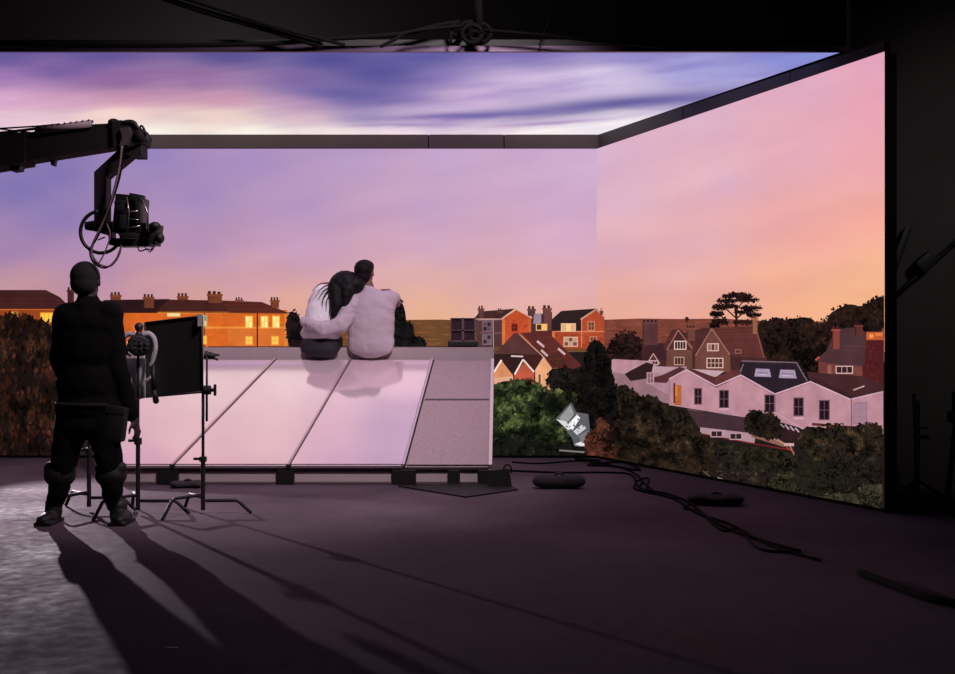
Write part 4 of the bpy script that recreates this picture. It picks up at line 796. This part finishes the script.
for i in range(7):
    cx, cy, rr = U(456, 482), U(28, 36), U(5, 11); n = 20; tl = U(-.6, .6)
    kn.tube([P(cx+rr*math.cos(a), cy+rr*.9*math.sin(a), 7.7+.03*i+.02*math.sin(a+tl)) for a in rng(0, 2*math.pi, n)], .017, 8)
kn.tube([P(478, -6, 7.75), P(479, 12, 7.75), P(480, 30, 7.75)], .032, 8); kn.tube([P(451, 28, 7.75), P(451, 44, 7.75)], .01, 6); 
tag(kn.build('cable_coil', CBD, None, True), 'knotted coil of black cable hung from a strap above the screens', 'cable')

# ---------------------------------------------------------------- things on the floor
def fl(x, y, z=0.0):
    Y = (CH-z)*F/(y-HY); return Vector(((x-CX)*Y/F, Y, z))
def sandbag(name, c, L, W, H, rz, label, m, waist=.6):
    e = empty(name, (c.x, c.y, 0), label, 'sandbag', 'black sandbags on the floor'); Rz = Matrix.Rotation(rz, 4, 'Z'); d = Rz @ Vector((1, 0, 0))
    t = MB()
    for s_ in (-1, 1): t.ball(c+d*s_*L*.26+Vector((0, 0, H*.5)), (L*.27, W*.5, H*.5), Rz); t.ball(c+d*s_*L*.12+Vector((0, 0, H*.46)), (L*.22, W*.44, H*.44), Rz)
    t.ball(c+Vector((0, 0, H*.42)), (L*.25, W*.42*waist/.6, H*.38*waist/.6), Rz)
    t.blob('bag', m, e, .012, 6, .015, .08)
    MB().tube(smooth_pts([c-d*L*.12+Vector((0, 0, H*.8)), c+Vector((0, 0, H*1.02)), c+d*L*.12+Vector((0, 0, H*.8))]), .012, 8).build('strap', BLKP, e, True)
    return e
SB = mat('sandbag_cloth', (44, 36, 42), .85, noise=.25, scale=10)
sandbag('sandbag', fl(559, 488.5), .44, .17, .13, .0, 'dark double sandbag on the open floor, right of the rooftop set', SB)
sandbag('sandbag', fl(716, 504), .42, .24, .085, -.15, 'flatter black sandbag near the foot of the right-hand screen', mat('sandbag_black', (20, 17, 19), .9), .8)
sandbag('sandbag', fl(188, 488), .30, .12, .07, .05, 'grey sandbag lying at the foot of the panels behind the flag stand', SB)
tp = empty('black_case', fl(500, 488), 'small black soft case at the right foot of the rooftop set', 'case')
c = fl(500, 488)
MB().prism([c+Vector((-.11, 0, 0)), c+Vector((.105, 0, 0)), c+Vector((.08, 0, .165)), c+Vector((-.09, 0, .15))], (0, .09, 0)).build('case_body', BLKP, tp)
MB().tube(smooth_pts([c+Vector((.03, .0, .16)), c+Vector((.05, -.01, .20)), c+Vector((.09, -.01, .19)), c+Vector((.10, -.01, .13))]), .007, 8).build('cord', CBD, tp, True)
q = [fl(398, 487), fl(466, 498), fl(518, 490.5), fl(505, 484), fl(470, 484)]
tag(MB().prism([p+Vector((0, 0, .001)) for p in q], (0, 0, .012)).build('floor_mat', mat('mat_black', (14, 10, 13), .6)), 'thin black board lying on the floor under the right end of the rooftop set', 'floor board')
def floorcable(pts, r_, label, m=CBD):
    o = MB().tube(smooth_pts([fl(x, y, r_) for x, y in pts], 6), r_, 8).build('floor_cable', m, None, True); return tag(o, label, 'cable', 'cables across the floor')
floorcable([(508, 470.5), (560, 472.5), (610, 472.5), (632, 475), (640, 488), (668, 494), (690, 503), (712, 520), (745, 535), (800, 551)], .010, 'long black cable from the rooftop set curving away to the right')
floorcable([(512, 462), (540, 463.5), (575, 461), (600, 463), (628, 470), (642, 480), (640, 490), (672, 498), (700, 514), (730, 524), (770, 545), (820, 560)], .009, 'black cable running along the foot of the back screen then right')
floorcable([(636, 481), (648, 478), (645, 490), (634, 488), (640, 480), (656, 492), (688, 501), (684, 508), (700, 512), (722, 530), (738, 528), (758, 548), (790, 552)], .008, 'tangled thin cable in the middle of the cable run')
floorcable([(575, 458.8), (600, 461), (588, 465), (610, 466), (640, 470), (622, 462), (596, 464)], .011, 'loose loop of cable by the inner corner of the screens')
floorcable([(860, 572), (900, 588), (930, 598), (970, 606)], .02, 'thick dark cable on the floor at the lower right')
# mirror-like scatter of tape marks
tag(MB().box(fl(172, 648)+Vector((0, 0, .001)), (.05, .016, .002)).build('tape_mark', mat('tape', (26, 24, 26), .5)), 'small dark tape mark on the floor in the lower left', 'tape')

# ---------------------------------------------------------------- stands in the dark right corner
YR = 8.4; r_ = lambda x, y, Y=YR: P(x, y, Y)
RS2 = empty('light_stand', (XS(917, 8.2), 8.2, 0), 'dark light stand against the right wall, just past the end of the screen', 'stand')
MB().tube([(XS(917, 8.2), 8.2, .02), (XS(917, 8.2), 8.2, .78)], .022, 12).build('pole', BLKP, RS2, auto=True)
MB().box((XS(921, 8.2), 8.2, CH-(437-HY)*.0082), (.12, .05, .035), bev=.006).box((XS(922, 8.2), 8.2, CH-(428-HY)*.0082), (.09, .05, .02), bev=.006).tube([(XS(915, 8.2), 8.2, .55), (XS(914, 8.2), 8.2, .84)], .014).build('grip_head', BLKP, RS2, auto=True)
for a in (200, 320, 80):
    a = math.radians(a); MB().tube([(XS(917, 8.2), 8.2, .13), (XS(917, 8.2)+.2*math.cos(a), 8.2+.2*math.sin(a), .012)], .011).build('leg', BLKP, RS2, True)
T2 = empty('tripod', (XS(952, 8.0), 8.0, 0), 'dark tripod cut off by the right edge of the photo', 'tripod')
tx = XS(956, 8.0)
for (ax, ay) in ((-.12, -.12), (.2, -.05), (.02, .2)): MB().tube([(tx, 8.0, .62), (tx+ax, 8+ay, .012)], .02, 8, .016).build('leg', BLKP, T2, True)
MB().box((tx, 8, .66), (.10, .1, .09), bev=.01).tube([(tx, 8, .7), (tx, 8, .86)], .03, 10).build('tripod_head', BLKP, T2, auto=True)
WL = empty('wall_lamp_arm', P(925, 265, 8.7), 'black lamp head on a diagonal arm fixed to the dark right wall', 'lamp')
MB().tube([P(888, 302, 8.78), P(960, 238, 8.78)], .022, 10).build('arm', BLKP, WL, True)
MB().box(P(925, 262, 8.72), (.17, .1, .12), Matrix.Rotation(-.7, 4, 'Y'), .02).build('lamp_head', BLKP, WL, auto=True)
MB().box(P(900, 250, 8.78), (.07, .05, .42), Matrix.Rotation(.35, 4, 'Y'), .02).build('barn_door', BLKP, WL, auto=True)

# ---------------------------------------------------------------- lights
def spot(name, loc, tgt, e, col, size, rad):
    l = bpy.data.lights.new(name, 'SPOT'); l.energy = e; l.color = col; l.spot_size = math.radians(size); l.spot_blend = .7; l.shadow_soft_size = rad
    o = bpy.data.objects.new(name, l); COL.objects.link(o); o.location = loc
    o.rotation_euler = (Vector(tgt)-Vector(loc)).to_track_quat('-Z', 'Y').to_euler(); return o
spot('added_shadow_spot', P(20, 334, 10.9), (-1.6, 5.8, .2), 1000, (1, .84, .95), 50, .03)  # added spot without a fixture at the LED wall face, casts long floor shadows
spot('key_spot', (.6, 4.9, 5.2), (-1.9, 9.1, 1.0), 1250, (1, .82, .88), 66, .35).data.spot_blend = 1
def lamp(name, loc, e, col, rad):
    l = bpy.data.lights.new(name, 'POINT'); l.energy = e; l.color = col; l.shadow_soft_size = rad
    o = bpy.data.objects.new(name, l); COL.objects.link(o); o.location = loc
lamp('back_wall_fill', (-3.5, 12.3, 4.2), 60, (1, .93, .95), .25)  # added unseen fill above the LED ceiling, lifts the dark studio back wall
spot('right_wall_fill', (4.6, 3.6, 4.8), (4.6, 8.85, 2.2), 190, (1, .93, .94), 46, .3).data.spot_blend = 1  # added out-of-view fill, brightens only the dark right wall

w = bpy.data.worlds.new('World'); bpy.context.scene.world = w; w.use_nodes = True
w.node_tree.nodes['Background'].inputs[0].default_value = (.02, .018, .02, 1); w.node_tree.nodes['Background'].inputs[1].default_value = .3

cd = bpy.data.cameras.new('camera'); co = bpy.data.objects.new('camera', cd); COL.objects.link(co)
cd.sensor_width = 36; cd.lens = 36*F/955; cd.shift_y = (HY-337)/955; cd.clip_start = .05
co.location = (0, 0, CH); co.rotation_euler = (math.radians(90), 0, 0)
S = bpy.context.scene; S.camera = co
S.view_settings.view_transform = 'Standard'; S.view_settings.look = 'None'; S.view_settings.gamma = 1; S.view_settings.use_curve_mapping = False
S.view_settings.exposure = 0
